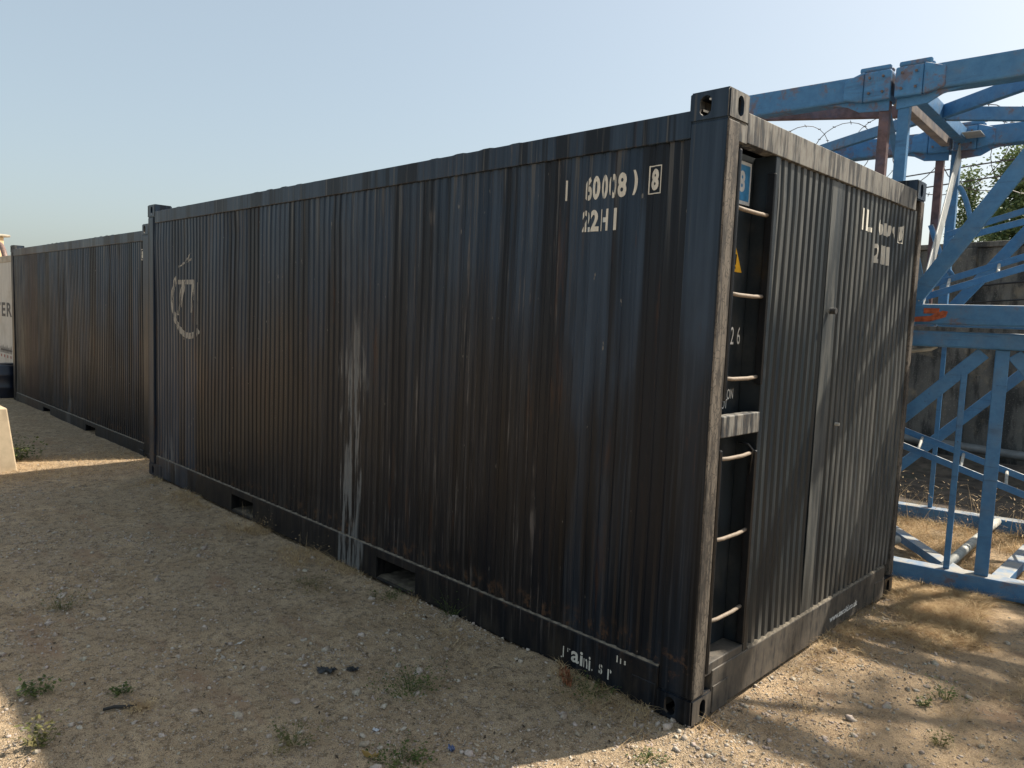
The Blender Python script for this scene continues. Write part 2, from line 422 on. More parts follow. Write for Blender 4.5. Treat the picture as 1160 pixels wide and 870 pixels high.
def container(loc, rz, label, side, rail, marks, group=None, ladder=True, pockets=True, kindmats=None):
    km = kindmats or {}
    post = km.get('post', M['post']); end = km.get('end', M['end']); raile = km.get('rail_end', M['rail_end'])
    lowe = km.get('low_end', M['low_end'])
    root = empty('shipping_container', loc, rz); tag(root, label, 'shipping container', group)
    # long wall towards the viewer (recessed behind rails)
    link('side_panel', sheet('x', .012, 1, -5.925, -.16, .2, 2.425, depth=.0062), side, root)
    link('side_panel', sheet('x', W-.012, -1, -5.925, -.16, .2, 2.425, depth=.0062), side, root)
    y0 = .478 if ladder else .1
    link('end_panel', sheet('y', -.012, -1, y0, W-.06, .2, 2.41), end, root)
    link('end_panel', sheet('y', -L+.012, 1, .06, W-.06, .2, 2.41), side, root)
    # roof with ribs across
    bm = bmesh.new(); prev = None; x = -5.88
    while x < -.18:
        for dx, dz in ((0, 0), (.03, .004), (.07, .009), (.12, .009), (.16, .004), (.209, 0)):
            zz = 2.522+dz+.004*math.sin(x*3)
            row = [bm.verts.new((min(x+dx, -.12), y, zz if 0.02 < y < W-.02 else zz-.004)) for y in (.012, .10, .8, 1.2, 1.6, W-.1, W-.012)]
            if prev:
                for i in range(6): bm.faces.new((prev[i], prev[i+1], row[i+1], row[i]))
            prev = row
        x += .21
    link('roof_panel', fix(bm), M['roof'], root)
    # rails
    link('top_rail', BX(-L+.17, -.164, 0, .06, 2.415, 2.524), rail, root, .004)
    link('top_rail', BX(-L+.17, -.17, W-.06, W, 2.415, 2.524), rail, root, .006)
    link('top_rail', BX(-.06, 0, .158, W-.158, 2.405, 2.524), raile, root, .003)
    link('rail_stub', BX(-.05, -.001, .094, .159, 2.400, 2.4725), raile, root, .002)
    link('top_rail', BX(-L, -L+.06, .16, W-.16, 2.405, 2.524), rail, root, .006)
    for sy in (0, 1):
        f = (lambda a, b: (a, b)) if sy == 0 else (lambda a, b: (W-b, W-a))
        bm = bmesh.new()
        if pockets and sy == 0:
            ps = [(-4.26, -3.89), (-2.24, -1.85)]
            xs = [-5.885, -4.26, -3.89, -2.24, -1.85, -.1665]
            for a, b in ((xs[0], xs[1]), (xs[2], xs[3]), (xs[4], xs[5])): box(bm, a, b, 0, .07, .012, .205)
            for a, b in ps:
                box(bm, a, b, 0, .07, .152, .205); box(bm, a, b, 0.003, .9, .006, .024)
        else: box(bm, -5.87, -.185, *f(0, .07), .012, .205)
        o = link('bottom_rail', bm, rail, root, .004)
        if pockets and sy == 0:
            for a, b in ps:
                bm = bmesh.new(); box(bm, a-.006, a, .071, .9, .02, .16); box(bm, b, b+.006, .071, .9, .02, .16)
                box(bm, a, b, .071, .9, .153, .158); box(bm, a, b, .895, .9, .025, .152)
                link('fork_pocket', bm, M['dark'], o)
                bm = bmesh.new(); n = 18
                g = [[bm.verts.new((a+.002+(b-a-.004)*i/n, .01+.6*j/n, .026+.012*random.random()*(1 if j else .2))) for j in range(n+1)] for i in range(n+1)]
                for i in range(n):
                    for j in range(n): bm.faces.new((g[i][j], g[i+1][j], g[i+1][j+1], g[i][j+1]))
                link('pocket_dirt', fix(bm), M['dust'], o)
    link('bottom_rail', BX(-.07, 0, .1585, W-.1585, .012, .200), lowe, root, .004)
    link('bottom_rail', BX(-L, -L+.07, .17, W-.17, .012, .200), rail, root, .004)
    def ledge(horizontal, a, b, name='ledge_dust'):
        bm = bmesh.new(); n = int((b-a)/.02); pr = None
        for i in range(n+1):
            u = a+(b-a)*i/n; hgt = .003+.006*random.random()**2
            q = [(u, .0015, .2052), (u, .008, .2055+hgt), (u, .034, .2055+hgt*.9)] if horizontal else [(-.0015, u, .2002), (-.008, u, .2005+hgt*1.6), (-.034, u, .2005+hgt)]
            row = [bm.verts.new(p) for p in q]
            if pr:
                for k in range(2): bm.faces.new((pr[k], row[k], row[k+1], pr[k+1]))
            pr = row
        link(name, fix(bm), M['ledge'], root)
    ledge(True, -5.88, -.17); ledge(False, .48 if ladder else .17, W-.165)
    # lower corner plates lie over rail ends
    bm = bmesh.new(); box(bm, -.30, -.176, -.004, .02, .006, .125)
    bmesh.ops.bevel(bm, geom=bm.edges[:], offset=.002, segments=1, affect='EDGES'); link('corner_plate', bm, rail, root)
    link('corner_plate', BX(-.02, .004, .165, .30, .006, .128), lowe, root, .002)
    link('corner_plate', BX(-.02, .004, W-.33, W-.165, .006, .128), lowe, root, .002)
    link('corner_plate', BX(-5.90, -5.75, -.004, .02, .006, .125), rail, root, .002)
    # posts
    bm = bmesh.new(); box(bm, -.165, -.004, .0, .05, .118, 2.473); link('corner_post', bm, [rail], root, .006)
    bm = bmesh.new(); box(bm, -.05, .001, .004, .095, .119, 2.472); link('corner_post', bm, [post], root, .005)
    bm = bmesh.new(); box(bm, -.12, 0, W-.065, W, .118, 2.473); link('corner_post', bm, post if not km else rail, root, .006)
    bm = bmesh.new(); box(bm, -L, -5.93, 0, .14, .118, 2.473); link('corner_post', bm, rail, root, .008)
    bm = bmesh.new(); box(bm, -L, -5.93, W-.14, W, .118, 2.473); link('corner_post', bm, rail, root, .008)
    for top in (0, 1):
        z = H-.118 if top else 0
        casting(root, 1, 1, .003, -.003, z, top, (M['rail_end'] if top else lowe, rail)); casting(root, 1, -1, .003, W+.003, z, top, (rail, rail))
        casting(root, -1, 1, -L-.003, -.003, z, top, (rail, rail)); casting(root, -1, -1, -L-.003, W+.003, z, top, (rail, rail))
    if ladder: ladder_recess(root)
    marks(root)
    return root

def ladder_recess(root):
    D = -.105
    bm = bmesh.new()
    box(bm, D-.01, D, .097, .45, .2, 2.405)             # back plate
    rec = link('ladder_recess', bm, M['recess'], root)
    link('side_wall', BX(D, -.004, .432, .470, .20, 2.404), M['recess'], rec, .003)
    link('side_wall', BX(D, -.051, .055, .10, .12, 2.404), M['recess'], rec)
    link('recess_sill', BX(D, -.006, .100, .430, .185, .235), M['low_end'], rec, .004)
    # folded lips beside the steps: upper pair and lower pair
    for y0, y1, z0, z1 in ((.099, .118, 1.365, 2.375), (.416, .4295, 1.42, 2.33), (.099, .118, .20, 1.16), (.412, .4295, .245, 1.13)):
        link('lip', BX(-.034, .006, y0, y1, z0, z1), M['lip'], rec, .006)
    for z in (2.148, 1.80, 1.45, 1.112, .765, .412):
        link('rung', TB([(-.022, .118, z+.006), (-.017, .2, z+.001), (-.017, .33, z), (-.022, .416, z+.004)], .0085, 10), M['rung'], rec, smooth=True)
    for y, s in ((.122, -1), (.412, 1)):
        link('hook', TB([(-.02, y, 1.02), (-.012, y, 1.13), (-.03, y-.01*s, 1.155), (-.07, y-.02*s, 1.158)], .005, 6), M['lip'], rec, smooth=True)
    link('cross_bar', BX(-.045, .002, .097, .430, 1.21, 1.30), M['rail_end'], rec, .004)
    # blue sticker
    st = link('sticker', BX(D+.001, D+.003, .25, .405, 2.195, 2.375), M['sticker_white'], rec)
    link('sticker_field', BX(D+.0032, D+.0040, .262, .392, 2.21, 2.36), M['sticker_blue'], st)
    bm = fit(text_mesh('8', .1, .8, .004), .298, .350, 2.245, 2.335)
    link('sticker_number', fix(onto_wall(bm, 'y', D+.004, -1, False, .001)), M['sticker_white'], st)
    bm = bmesh.new()
    for (a, zz) in ((D+.001, 0), (D+.003, 0)): [bm.verts.new(p) for p in ((a, .25, 1.905), (a, .375, 1.905), (a, .3125, 2.01))]
    v = list(bm.verts); bm.faces.new(v[:3]); bm.faces.new(v[3:]);
    for i in range(3): bm.faces.new((v[i], v[(i+1) % 3], v[3+(i+1) % 3], v[3+i]))
    ws = link('warning_sticker', fix(bm), M['yellow'], rec)
    bm = bmesh.new(); poly(bm, [(.311, 1.935), (.318, 1.935), (.323, 1.98), (.306, 1.98)]); poly(bm, [(.309, 1.918), (.317, 1.918), (.317, 1.927), (.309, 1.927)])
    link('warning_mark', onto_wall(bm, 'y', D+.003, -1, False, .0012), M['lip'], ws)
    for body, u0, u1, z0, z1 in (('2', .318, .345, 1.592, 1.668), ('6', .375, .402, 1.592, 1.668), ('CTION', .262, .372, 1.350, 1.395), ('OT', .275, .325, 1.262+.048, 1.262+.09)):
        bm = fit(text_mesh(body, .1), u0, u1, z0, z1)
        link('recess_lettering', onto_wall(bm, 'y', D, -1, False, .0015), M['white_new'], rec)

M['sticker_white'] = simple('sticker_white', (.55, .58, .60), .4, .1)
M['sticker_blue'] = simple('sticker_blue', (.05, .22, .45), .4, .2)
M['yellow'] = simple('warning_yellow', (.75, .42, .03), .45, .15)

def frame_rect(u0, u1, z0, z1, t):
    bm = bmesh.new()
    poly(bm, [(u0, z0), (u1, z0), (u1, z0+t), (u0, z0+t)]); poly(bm, [(u0, z1-t), (u1, z1-t), (u1, z1), (u0, z1)])
    poly(bm, [(u0, z0+t), (u0+t, z0+t), (u0+t, z1-t), (u0, z1-t)]); poly(bm, [(u1-t, z0+t), (u1, z0+t), (u1, z1-t), (u1-t, z1-t)])
    return bm

def marks_main(root):
    # long wall: number and size code, worn through in vertical strips
    bm = bmesh.new()
    zt = lambda u: (2.211+(u+.7)*.0, 2.318)
    for ch, u0, u1, cuts in (('6', -.706, -.668, [(-.706, -.700), (-.693, -.689)]), ('0', -.660, -.621, []), ('0', -.612, -.574, [(-.596, -.592)]), ('0', -.567, -.529, [(-.560, -.553), (-.541, -.538)]), ('8', -.520, -.478, [])):
        merge(bm, cut_out(fit(text_mesh(ch, .1, .7, .004), u0, u1, 2.212, 2.318), cuts))
    merge(bm, fit(text_mesh(')', .1, .7, .007), -.441, -.420, 2.216, 2.322))
    link('identification_number', onto_wall(bm, 'x', .012, 1), M['white'], root)
    link('lettering_remnant', onto_wall(fit(text_mesh('l', .1, .4, 0), -.825, -.817, 2.222, 2.315), 'x', .012, 1), M['white'], root)
    bm = fit(text_mesh('8', .1, .7, .005), -.350, -.311, 2.226, 2.316); merge(bm, frame_rect(-.362, -.299, 2.212, 2.330, .0045))
    link('check_digit', onto_wall(bm, 'x', .012, 1), M['white'], root)
    bm = bmesh.new()
    for ch, u0, u1, cuts in (('2', -.712, -.672, [(-.703, -.697), (-.690, -.684)]), ('2', -.665, -.620, []), ('H', -.609, -.565, [(-.603, -.594)]), ('1', -.538, -.518, [])):
        merge(bm, cut_out(fit(text_mesh(ch, .1, .7, .004), u0, u1, 2.072, 2.168), cuts))
    link('size_code', onto_wall(bm, 'x', .012, 1), M['white'], root)
    # emblem: broken ring, slanted strokes and a small flame
    bm = ring(-5.13, 1.70, .335, .40, 138, 306, 40, .83)
    for p in ([(-5.46, 1.845), (-5.02, 1.845), (-5.02, 1.885), (-5.42, 1.885)], [(-5.30, 1.845), (-5.36, 1.66), (-5.40, 1.57), (-5.36, 1.57), (-5.27, 1.68), (-5.22, 1.845)],
              [(-5.07, 1.845), (-5.10, 1.60), (-5.05, 1.60), (-5.02, 1.845)], [(-4.965, 1.86), (-4.965, 1.50), (-4.94, 1.50), (-4.94, 1.86)],
              [(-5.38, 1.99), (-5.22, 2.05), (-5.10, 2.12), (-5.14, 2.07), (-5.26, 2.015)], [(-5.20, 2.03), (-5.08, 2.08), (-5.04, 2.14), (-5.10, 2.05)]):
        q = bmesh.new(); poly(q, p); merge(bm, q)
    cut_out(bm, [(-5.345, -5.335), (-5.20, -5.185), (-4.995, -4.97), (-5.01, -5.0)])
    link('emblem', onto_wall(bm, 'x', .012, 1), M['white_old'], root)
    # lower rail lettering
    bm = bmesh.new()
    for ch, u0, u1, z0, z1, cuts in (('l', -.700, -.694, .060, .115, []), ('.', -.712, -.704, .055, .063, []), ('r', -.672, -.655, .095, .115, [(-.668, -.66)]), ('a', -.648, -.600, .058, .112, []), ('i', -.594, -.578, .056, .124, []), ('n', -.572, -.548, .056, .100, [(-.568, -.561)]), ('i', -.542, -.532, .052, .118, []),
                                     (',', -.524, -.518, .055, .065, []), ('s', -.482, -.462, .060, .106, [(-.476, -.471)]), ('r', -.432, -.410, .050, .100, [(-.424, -.419)])):
        merge(bm, cut_out(fit(text_mesh(ch, .1, 1, .002), u0, u1, z0, z1), cuts))
        if ch == ',': link('rail_lettering', onto_wall(bm, 'x', 0, 1, False), M['white'], root); bm = bmesh.new()
    link('rail_lettering', onto_wall(bm, 'x', 0, 1, False), M['white'], root); bm = bmesh.new()
    for ch, u0, u1, z0, z1 in (('l', -.386, -.380, .128, .160), ('i', -.367, -.360, .128, .153), ('s', -.345, -.335, .130, .150)):
        merge(bm, fit(text_mesh(ch, .1, 1, .004), u0, u1, z0+.02, z1+.02))
    link('rail_lettering', onto_wall(bm, 'x', 0, 1, False), M['white'], root)
    # end wall
    bm = bmesh.new()
    for ch, u0, u1, cuts in (('1', 1.462, 1.505, []), ('L', 1.520, 1.635, []), ('6', 1.725, 1.795, [(1.742, 1.752)]), ('0', 1.815, 1.935, []), ('C', 1.975, 2.03, [(1.995, 2.04)])):
        merge(bm, cut_out(fit(text_mesh(ch, .1, 1, .004), u0, u1, 2.205, 2.318), cuts))
    link('identification_number', onto_wall(bm, 'y', 0-.012, -1), M['white'], root)
    bm = fit(text_mesh('8', .1, 1, .004), 2.065, 2.125, 2.205, 2.318); merge(bm, frame_rect(2.05, 2.14, 2.193, 2.33, .006))
    link('check_digit', onto_wall(bm, 'y', 0-.012, -1), M['white'], root)
    bm = bmesh.new()
    for ch, u0, u1 in (('2', 1.69, 1.75), ('H', 1.785, 1.855), ('1', 1.89, 1.93)):
        merge(bm, fit(text_mesh(ch, .1, 1, .004), u0, u1, 2.05, 2.155))
    link('size_code', onto_wall(bm, 'y', -.012, -1), M['white'], root)
    bm = fit(text_mesh('www.tecold.co.uk', .1, 1, .003), 1.425, 1.83, .066, .102)
    link('web_address', onto_wall(bm, 'y', 0, -1, False), M['white_new'], root)
    # flat cover strip on the end wall, its latch and stud
    link('cover_strip', BX(-.0135, -.0115, 1.065, 1.185, .205, 2.40), M['end'], root, .002)
    link('latch', TB([(-.004, 1.12, 1.765), (.028, 1.12, 1.765)], .016, 12), M['rail_end'], root)
    link('stud', TB([(-.004, 1.30, 1.18), (.018, 1.30, 1.18)], .009, 8), M['pale'], root)

def marks_second(root):
    bm = bmesh.new()
    merge(bm, fit(text_mesh('8', .1, .7, .005), -.230, -.190, 2.226, 2.316)); merge(bm, frame_rect(-.242, -.179, 2.212, 2.330, .006))
    link('check_digit', onto_wall(bm, 'x', .012, 1), M['white'], root)
def marks_pale(root):  # dark printed letters and cargo marks on the pale container
    bm = bmesh.new()
    for ch, u0, u1 in (('T', -1.93, -1.63), ('E', -1.53, -1.25), ('R', -1.15, -.77)):
        merge(bm, fit(text_mesh(ch, .1, 1, .003), u0, u1, 1.40, 1.65))
    link('lettering', onto_wall(bm, 'x', .0, 1, False), M['grey_ink'], root)
    bm = bmesh.new()
    for i in range(9):
        u = -1.7+i*.1
        poly(bm, [(u, .74), (u+.05, .74), (u+.05, .86+.02*(i % 3)), (u, .83)])
        poly(bm, [(u+.055, .78), (u+.09, .78), (u+.09, .81), (u+.055, .81)])
    link('cargo_mark', onto_wall(bm, 'x', 0, 1, False), M['grey_ink'], root)
    bm = bmesh.new()
    for i in range(4):
        u = -1.66+i*.24; poly(bm, [(u, .66), (u+.07, .66), (u+.07, .71), (u, .71)])
    link('cargo_mark', onto_wall(bm, 'x', 0, 1, False, .003), M['red_ink'], root)

M['grey_ink'] = simple('dark_grey_lettering', (.035, .035, .04), .6)
M['red_ink'] = simple('red_mark', (.25, .04, .03), .6)
M['light_wall'] = simple('pale_grey_container_paint', (.42, .41, .38), .5, .12, 5, dirt=(.22, .17, .12), dirt_amt=.4, stretch=(1, 1, .3))
M['tan_frame'] = simple('pale_tan_container_frame', (.36, .32, .25), .6, .2, 8, dirt=(.14, .11, .08))

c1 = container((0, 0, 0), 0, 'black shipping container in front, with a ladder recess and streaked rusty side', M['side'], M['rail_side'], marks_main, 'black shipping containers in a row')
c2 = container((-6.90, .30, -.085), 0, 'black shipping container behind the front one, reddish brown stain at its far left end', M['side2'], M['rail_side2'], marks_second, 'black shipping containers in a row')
# pale container beyond: flat sided
def pale_container():
    root = empty('shipping_container', (-13.15, .5, -.08)); tag(root, 'pale grey container at the far left edge with dark letters ending in ER', 'shipping container')
    link('side_panel', BX(-L+.1, -.05, .0, .02, .25, 2.36), M['light_wall'], root)
    link('side_panel', BX(-L+.1, -.05, W-.04, W-.02, .25, 2.36), M['light_wall'], root)
    link('end_panel', sheet('y', -.014, -1, .1, W-.1, .2, 2.41), M['light_wall'], root)
    link('end_panel', sheet('y', -L+.014, 1, .1, W-.1, .2, 2.41), M['light_wall'], root)
    link('roof_panel', BX(-L+.02, -.02, .03, W-.03, 2.455, 2.465), M['tan_frame'], root)
    link('top_rail', BX(-L+.1, -.10, -.012, .06, 2.36, 2.47), M['tan_frame'], root, .005)
    link('top_rail', BX(-L+.1, -.10, W-.06, W, 2.36, 2.47), M['tan_frame'], root, .005)
    link('bottom_rail', BX(-L+.1, -.10, -.012, .06, .0, .25), M['tan_frame'], root, .005)
    link('bottom_rail', BX(-L+.1, -.10, W-.06, W, .0, .25), M['tan_frame'], root, .005)
    for x in (-.10, -L):
        for y in (-.014, W-.1): link('corner_post', BX(x, x+.1, y, y+.1, .0, 2.49), M['tan_frame'], root, .005)
    marks_pale(root); return root
pale_container()

# ------------------------------------------------------------------ tower crane mast sections
def mast(name_label, P, ang, t0, t1, zb, zt, chord, flags, mats):
    root = empty('crane_mast_section', (P[0], P[1], 0), RAD(ang)); tag(root, name_label, 'crane mast', 'blue crane mast sections')
    return root
def chord_part(root, name, t0, t1, w0, w1, z0, z1, mat):
    return link(name, BX(t0, t1, w0, w1, z0, z1), mat, root, .012)
def brace(root, a, b, w, h, mat, up=(0, 1, 0), name='brace'):
    bm = bmesh.new(); beam(bm, a, b, w, h, up); return link(name, bm, mat, root, .004)
WD = 1.9
# lower section lying on the ground
R1 = mast('blue lattice crane mast section lying lowest, on dry grass behind the black container', (-.08, 2.73), 10.86, 0, 0, 0, 0, 0, 0, 0)
for w0 in (0, WD):
    chord_part(R1, 'chord', -1.45, 3.6, w0, w0+.12, .0, .122, M['blue'])
    chord_part(R1, 'chord', -1.45, 3.6, w0, w0+.12, 1.585, 1.690, M['blue'])
for w0, dz in ((.055, 0), (WD+.06, 0)):
    sh = 0 if w0 < 1 else .42
    brace(R1, (.395+sh, w0, 1.56), (-.93+sh, w0, .14), .030, .085, M['blue_clean'], (0, 0, 1))
    brace(R1, (.56+sh, w0, 1.56), (1.75+sh, w0, .14), .030, .085, M['blue_clean'], (0, 0, 1))
    brace(R1, (2.85, w0, 1.56), (1.85+sh, w0, .14), .030, .085, M['blue_clean'], (0, 0, 1))
def upright(root, t, w, z0, z1, wx, wy, mat): return link('upright', BX(t-wx/2, t+wx/2, w-wy/2, w+wy/2, z0, z1), mat, root, .004)
upright(R1, .497, .06, .123, 1.584, .078, .062, M['blue_clean'])
upright(R1, .300, .055, .123, 1.42, .036, .034, M['blue_clean'])
upright(R1, .05, WD+.06, .123, 1.584, .036, .034, M['blue_clean']); upright(R1, .51, WD+.03, .123, 1.584, .036, .034, M['blue_clean'])
upright(R1, .86, WD+.06, .123, 1.584, .08, .062, M['blue_clean']); upright(R1, 1.15, .055, .123, 1.40, .036, .034, M['blue_clean'])
upright(R1, 2.9, .06, .123, 1.584, .078, .062, M['blue_clean']); upright(R1, 2.9, WD+.06, .123, 1.584, .078, .062, M['blue_clean'])
brace(R1, (.36, .12, .085), (-.62, WD, .085), .085, .06, M['blue'], (0, 0, 1))
brace(R1, (.60, .12, .085), (.92, WD, .085), .10, .06, M['blue'], (0, 0, 1))
brace(R1, (2.3, .12, .085), (1.4, WD, .085), .085, .06, M['blue'], (0, 0, 1))
link('tie_tube', TB([(.28, .12, .10), (.56, WD, .10)], .032, 10), M['pale'], R1, smooth=True)
link('tie_tube', TB([(-.3, .12, .09), (-.05, .6, .12)], .03, 10), M['pale'], R1, smooth=True)
for t in (-.9, .5, 2.2): brace(R1, (t, .12, 1.64), (t, WD, 1.64), .07, .07, M['blue'], (0, 0, 1))
link('tie_tube', TB([(-.12, .06, 1.545), (-.03, .06, 1.548), (.10, .06, 1.57), (.13, .06, 1.59)], .014, 8), M['pale'], R1, smooth=True)
# upper pair of sections, bolted end to end, lying on the lower one
def upper(t0, t1, label, right):
    R = empty('crane_mast_section', (-.35, 2.69, 0), RAD(3.5)); tag(R, label, 'crane mast', 'blue crane mast sections')
    for w0 in (0, WD-.07):
        m = M['blue'] if right else M['blue_rusty']
        for zz in ((3.235, 3.395), (1.73, 1.862)):
            chord_part(R, 'chord', t0, t1, w0, w0+.14, zz[0], zz[1], m)
        # thick joint sleeve with a fin at the bolted end
        tj = t1 if not right else t0; s = -1 if not right else 1
        bm = bmesh.new()
        for z0, z1, top in ((3.212, 3.415, 1), ):
            a, b = sorted((tj, tj+s*.17)); box(bm, a, b, w0-.012, w0+.155, z0, z1-.008)
            p = [(tj+s*.17, z0), (tj+s*.30, z0+.03), (tj+s*.30, z1-.045), (tj+s*.17, z1)]
            vs = [[bm.verts.new((x, yy, z)) for x, z in p] for yy in (w0-.014, w0+.150)]
            bm.faces.new(vs[0]); bm.faces.new(list(reversed(vs[1])))
            for i in range(4): bm.faces.new((vs[0][i], vs[0][(i+1) % 4], vs[1][(i+1) % 4], vs[1][i]))
            a, b = sorted((tj+s*.01, tj+s*.21)); box(bm, a, b, w0+.02, w0+.05, z1, z1+.035); box(bm, a, b, w0+.09, w0+.12, z1, z1+.03)
        link('joint_sleeve', fix(bm), M['sleeve'], R, .012)
        for k in range(4):
            bx = tj+s*(.045+.085*(k % 2)); bz = 3.262+.10*(k//2)
            link('bolt', TB([(bx, w0-.020, bz), (bx, w0-.030, bz)], .009, 6), M['bolt'], R)
        # gusset flaring below the chord
        bm = bmesh.new()
        p = [(tj+s*.01, 3.236), (tj+s*.42, 3.236), (tj+s*.28, 3.205), (tj+s*.20, 3.16), (tj+s*.01, 3.145)]
        vs = [[bm.verts.new((x, yy, z)) for x, z in p] for yy in (w0+.03, w0+.045)]
        bm.faces.new(vs[0]); bm.faces.new(list(reversed(vs[1])))
        for i in range(5): bm.faces.new((vs[0][i], vs[0][(i+1) % 5], vs[1][(i+1) % 5], vs[1][i]))
        link('gusset', fix(bm), M['sleeve'], R, .003)
    return R
M['bolt'] = simple('rusty_bolt', (.12, .09, .08), .6, .4, 40)
M['sleeve'] = blue_paint('faded_sleeve_paint', .52, 1.1)
M['strip2'] = simple('faded_brown_beam_paint', (.24, .21, .19), .6, .3, 10, dirt=(.10, .12, .17), dirt_amt=.6)
M['strip'] = simple('sunlit_brace_paint', (.36, .37, .35), .5, .15, 9, dirt=(.16, .2, .25), dirt_amt=.4)  # sunlight on the diagonal brace painted as its pale colour
RA = upper(-1.36, .005, 'rust stained blue crane mast section reaching left above the roof end of the black container', False)
RB = upper(.030, 3.7, 'large blue crane mast section at the upper right edge, bolted to the rusty one', True)
for w0, sh in ((.07, 0), (WD, -.04)):
    upright(RA, -.035+sh, w0, 1.865, 3.23, .062, .062, M['rusty']); upright(RB, .085+sh, w0, 1.865, 3.23, .070, .062, M['blue_clean'])
    upright(RA, -1.30, w0, 1.865, 3.23, .062, .062, M['blue_clean']); upright(RB, 3.5, w0, 1.865, 3.23, .070, .062, M['blue_clean'])
    brace(RA, (-.10, w0, 1.88), (-1.26, w0, 3.22), .03, .085, M['blue_clean'], (0, 0, 1))
b = brace(RB, (.22, .02, 1.84), (1.12, .02, 3.24), .035, .10, M['blue_clean'], (0, 0, 1))
brace(RB, (.10, WD, 1.87), (1.14, WD, 3.23), .03, .09, M['blue_clean'], (0, 0, 1))
for w0 in (.05, WD): brace(RB, (2.3, w0, 1.88), (1.25, w0, 3.22), .03, .085, M['blue_clean'], (0, 0, 1))
for R_, pts_ in ((R1, ((-.75, -.003, .19), (1.80, -.003, .19))), (RB, ((.20, -.003, 1.92), (1.16, -.003, 3.17)))):
    for px_, py_, pz_ in pts_:
        link('weld_plate', BX(px_-.11, px_+.11, py_+.012, py_+.022, pz_-.09, pz_+.07), M['blue'], R_, .003)
# transverse end frames
brace(RA, (-.03, .14, 3.30), (-.03, WD-.07, 3.30), .065, .085, M['strip2'], (0, 0, 1), 'cross_beam')
brace(RB, (.085, .14, 3.33), (.085, WD-.07, 3.33), .075, .11, M['blue'], (0, 0, 1), 'cross_beam')
brace(RA, (-.035, .07, 3.2), (-.075, WD, 1.88), .045, .012, M['blue_clean'], (0, 1, 1))
brace(RB, (.075, WD, 3.25), (.285, .04, 1.83), .135, .012, M['strip'], (1, 0, 0)).rotation_euler = (0, 0, 0)
for a, b_ in (((-1.30, .20), (-.05, .86)), ((-1.15, WD-.07), (-.05, 1.06))):
    brace(RA, (a[0], a[1], 3.33), (b_[0], b_[1], 3.33), .05, .085, M['rusty'] if a[1] < 1 else M['blue'], (0, 0, 1), 'top_brace')
for a, b_ in (((.12, 1.03), (1.30, WD-.07)), ((.12, .98), (1.15, .12))):
    brace(RB, (a[0], a[1], 3.33), (b_[0], b_[1], 3.33), .05, .10, M['blue'], (0, 0, 1), 'top_brace')
link('gusset', BX(.125, .33, .145, .30, 3.30, 3.31), M['strip'], RB, .003)
link('gusset', BX(.125, .26, 1.60, 1.826, 3.30, 3.31), M['strip'], RB, .003)
link('rust_patch', BX(-.03+.35, .06+.35, -.0035, .001, 1.80, 1.835), M['rust_red'], RB)
bm = bmesh.new(); v = [(.19, 1.742), (.36, 1.748), (.45, 1.78), (.46, 1.815), (.43, 1.82), (.36, 1.785), (.19, 1.768)]
f = bm.faces.new([bm.verts.new((x, -.004, z)) for x, z in v]); r = bmesh.ops.extrude_face_region(bm, geom=[f]); bmesh.ops.translate(bm, vec=(0, .0035, 0), verts=[e for e in r['geom'] if isinstance(e, bmesh.types.BMVert)])
link('rust_patch', fix(bm), M['rust_red'], RB)
link('hoop', TB([(.16+.02*i, 1.5, 2.86-.02*i-.006*i*i) for i in range(7)], .020, 8), M['blue_clean'], RB, smooth=True)
link('hoop', TB([(.05+.03*i, 1.2, 2.52-.09*i+.004*i*i) for i in range(7)], .020, 8), M['blue_clean'], RB, smooth=True)

def lying_ladder(P, ang, ra, rb, n, label, mat, r0=.022):
    """ra=(start,end) of one rail, rb of the other, local frame of the mast"""
    R = empty('ladder', (P[0], P[1], 0), RAD(ang)); tag(R, label, 'ladder', 'blue ladders inside the masts')
    for a, b in (ra, rb):
        bm = bmesh.new(); beam(bm, a, b, .016, .048, (0, 0, 1)); link('rail', bm, mat, R, .003)
    for k in range(n):
        t = (k+.5)/n; a = Vector(ra[0]).lerp(Vector(ra[1]), t); b = Vector(rb[0]).lerp(Vector(rb[1]), t)
        link('rung', TB([a, b], .011, 8), M['pale'], R, smooth=True)
    return R
lying_ladder((-.08, 2.73), 10.86, ((-1.0, .80, 1.10), (1.6, .80, .26)), ((-1.0, 1.12, 1.17), (1.6, 1.12, .33)), 9, 'blue ladder lying slanted inside the lowest mast section, pale rungs', M['blue_clean'])
lying_ladder((-.35, 2.69), 3.5, ((.15, .70, 1.93), (3.2, .70, 3.0)), ((.10, 1.0, 2.03), (3.2, 1.0, 3.1)), 10, 'blue ladder rising to the right inside the upper mast section', M['blue_clean'])
lying_ladder((-.35, 2.69), 3.5, ((.24, 1.15, 2.40), (1.5, 1.15, 2.72)), ((.12, 1.45, 2.47), (1.5, 1.45, 2.90)), 0, 'short pair of blue ladder rails without rungs, highest inside the upper mast section', M['blue_clean'])

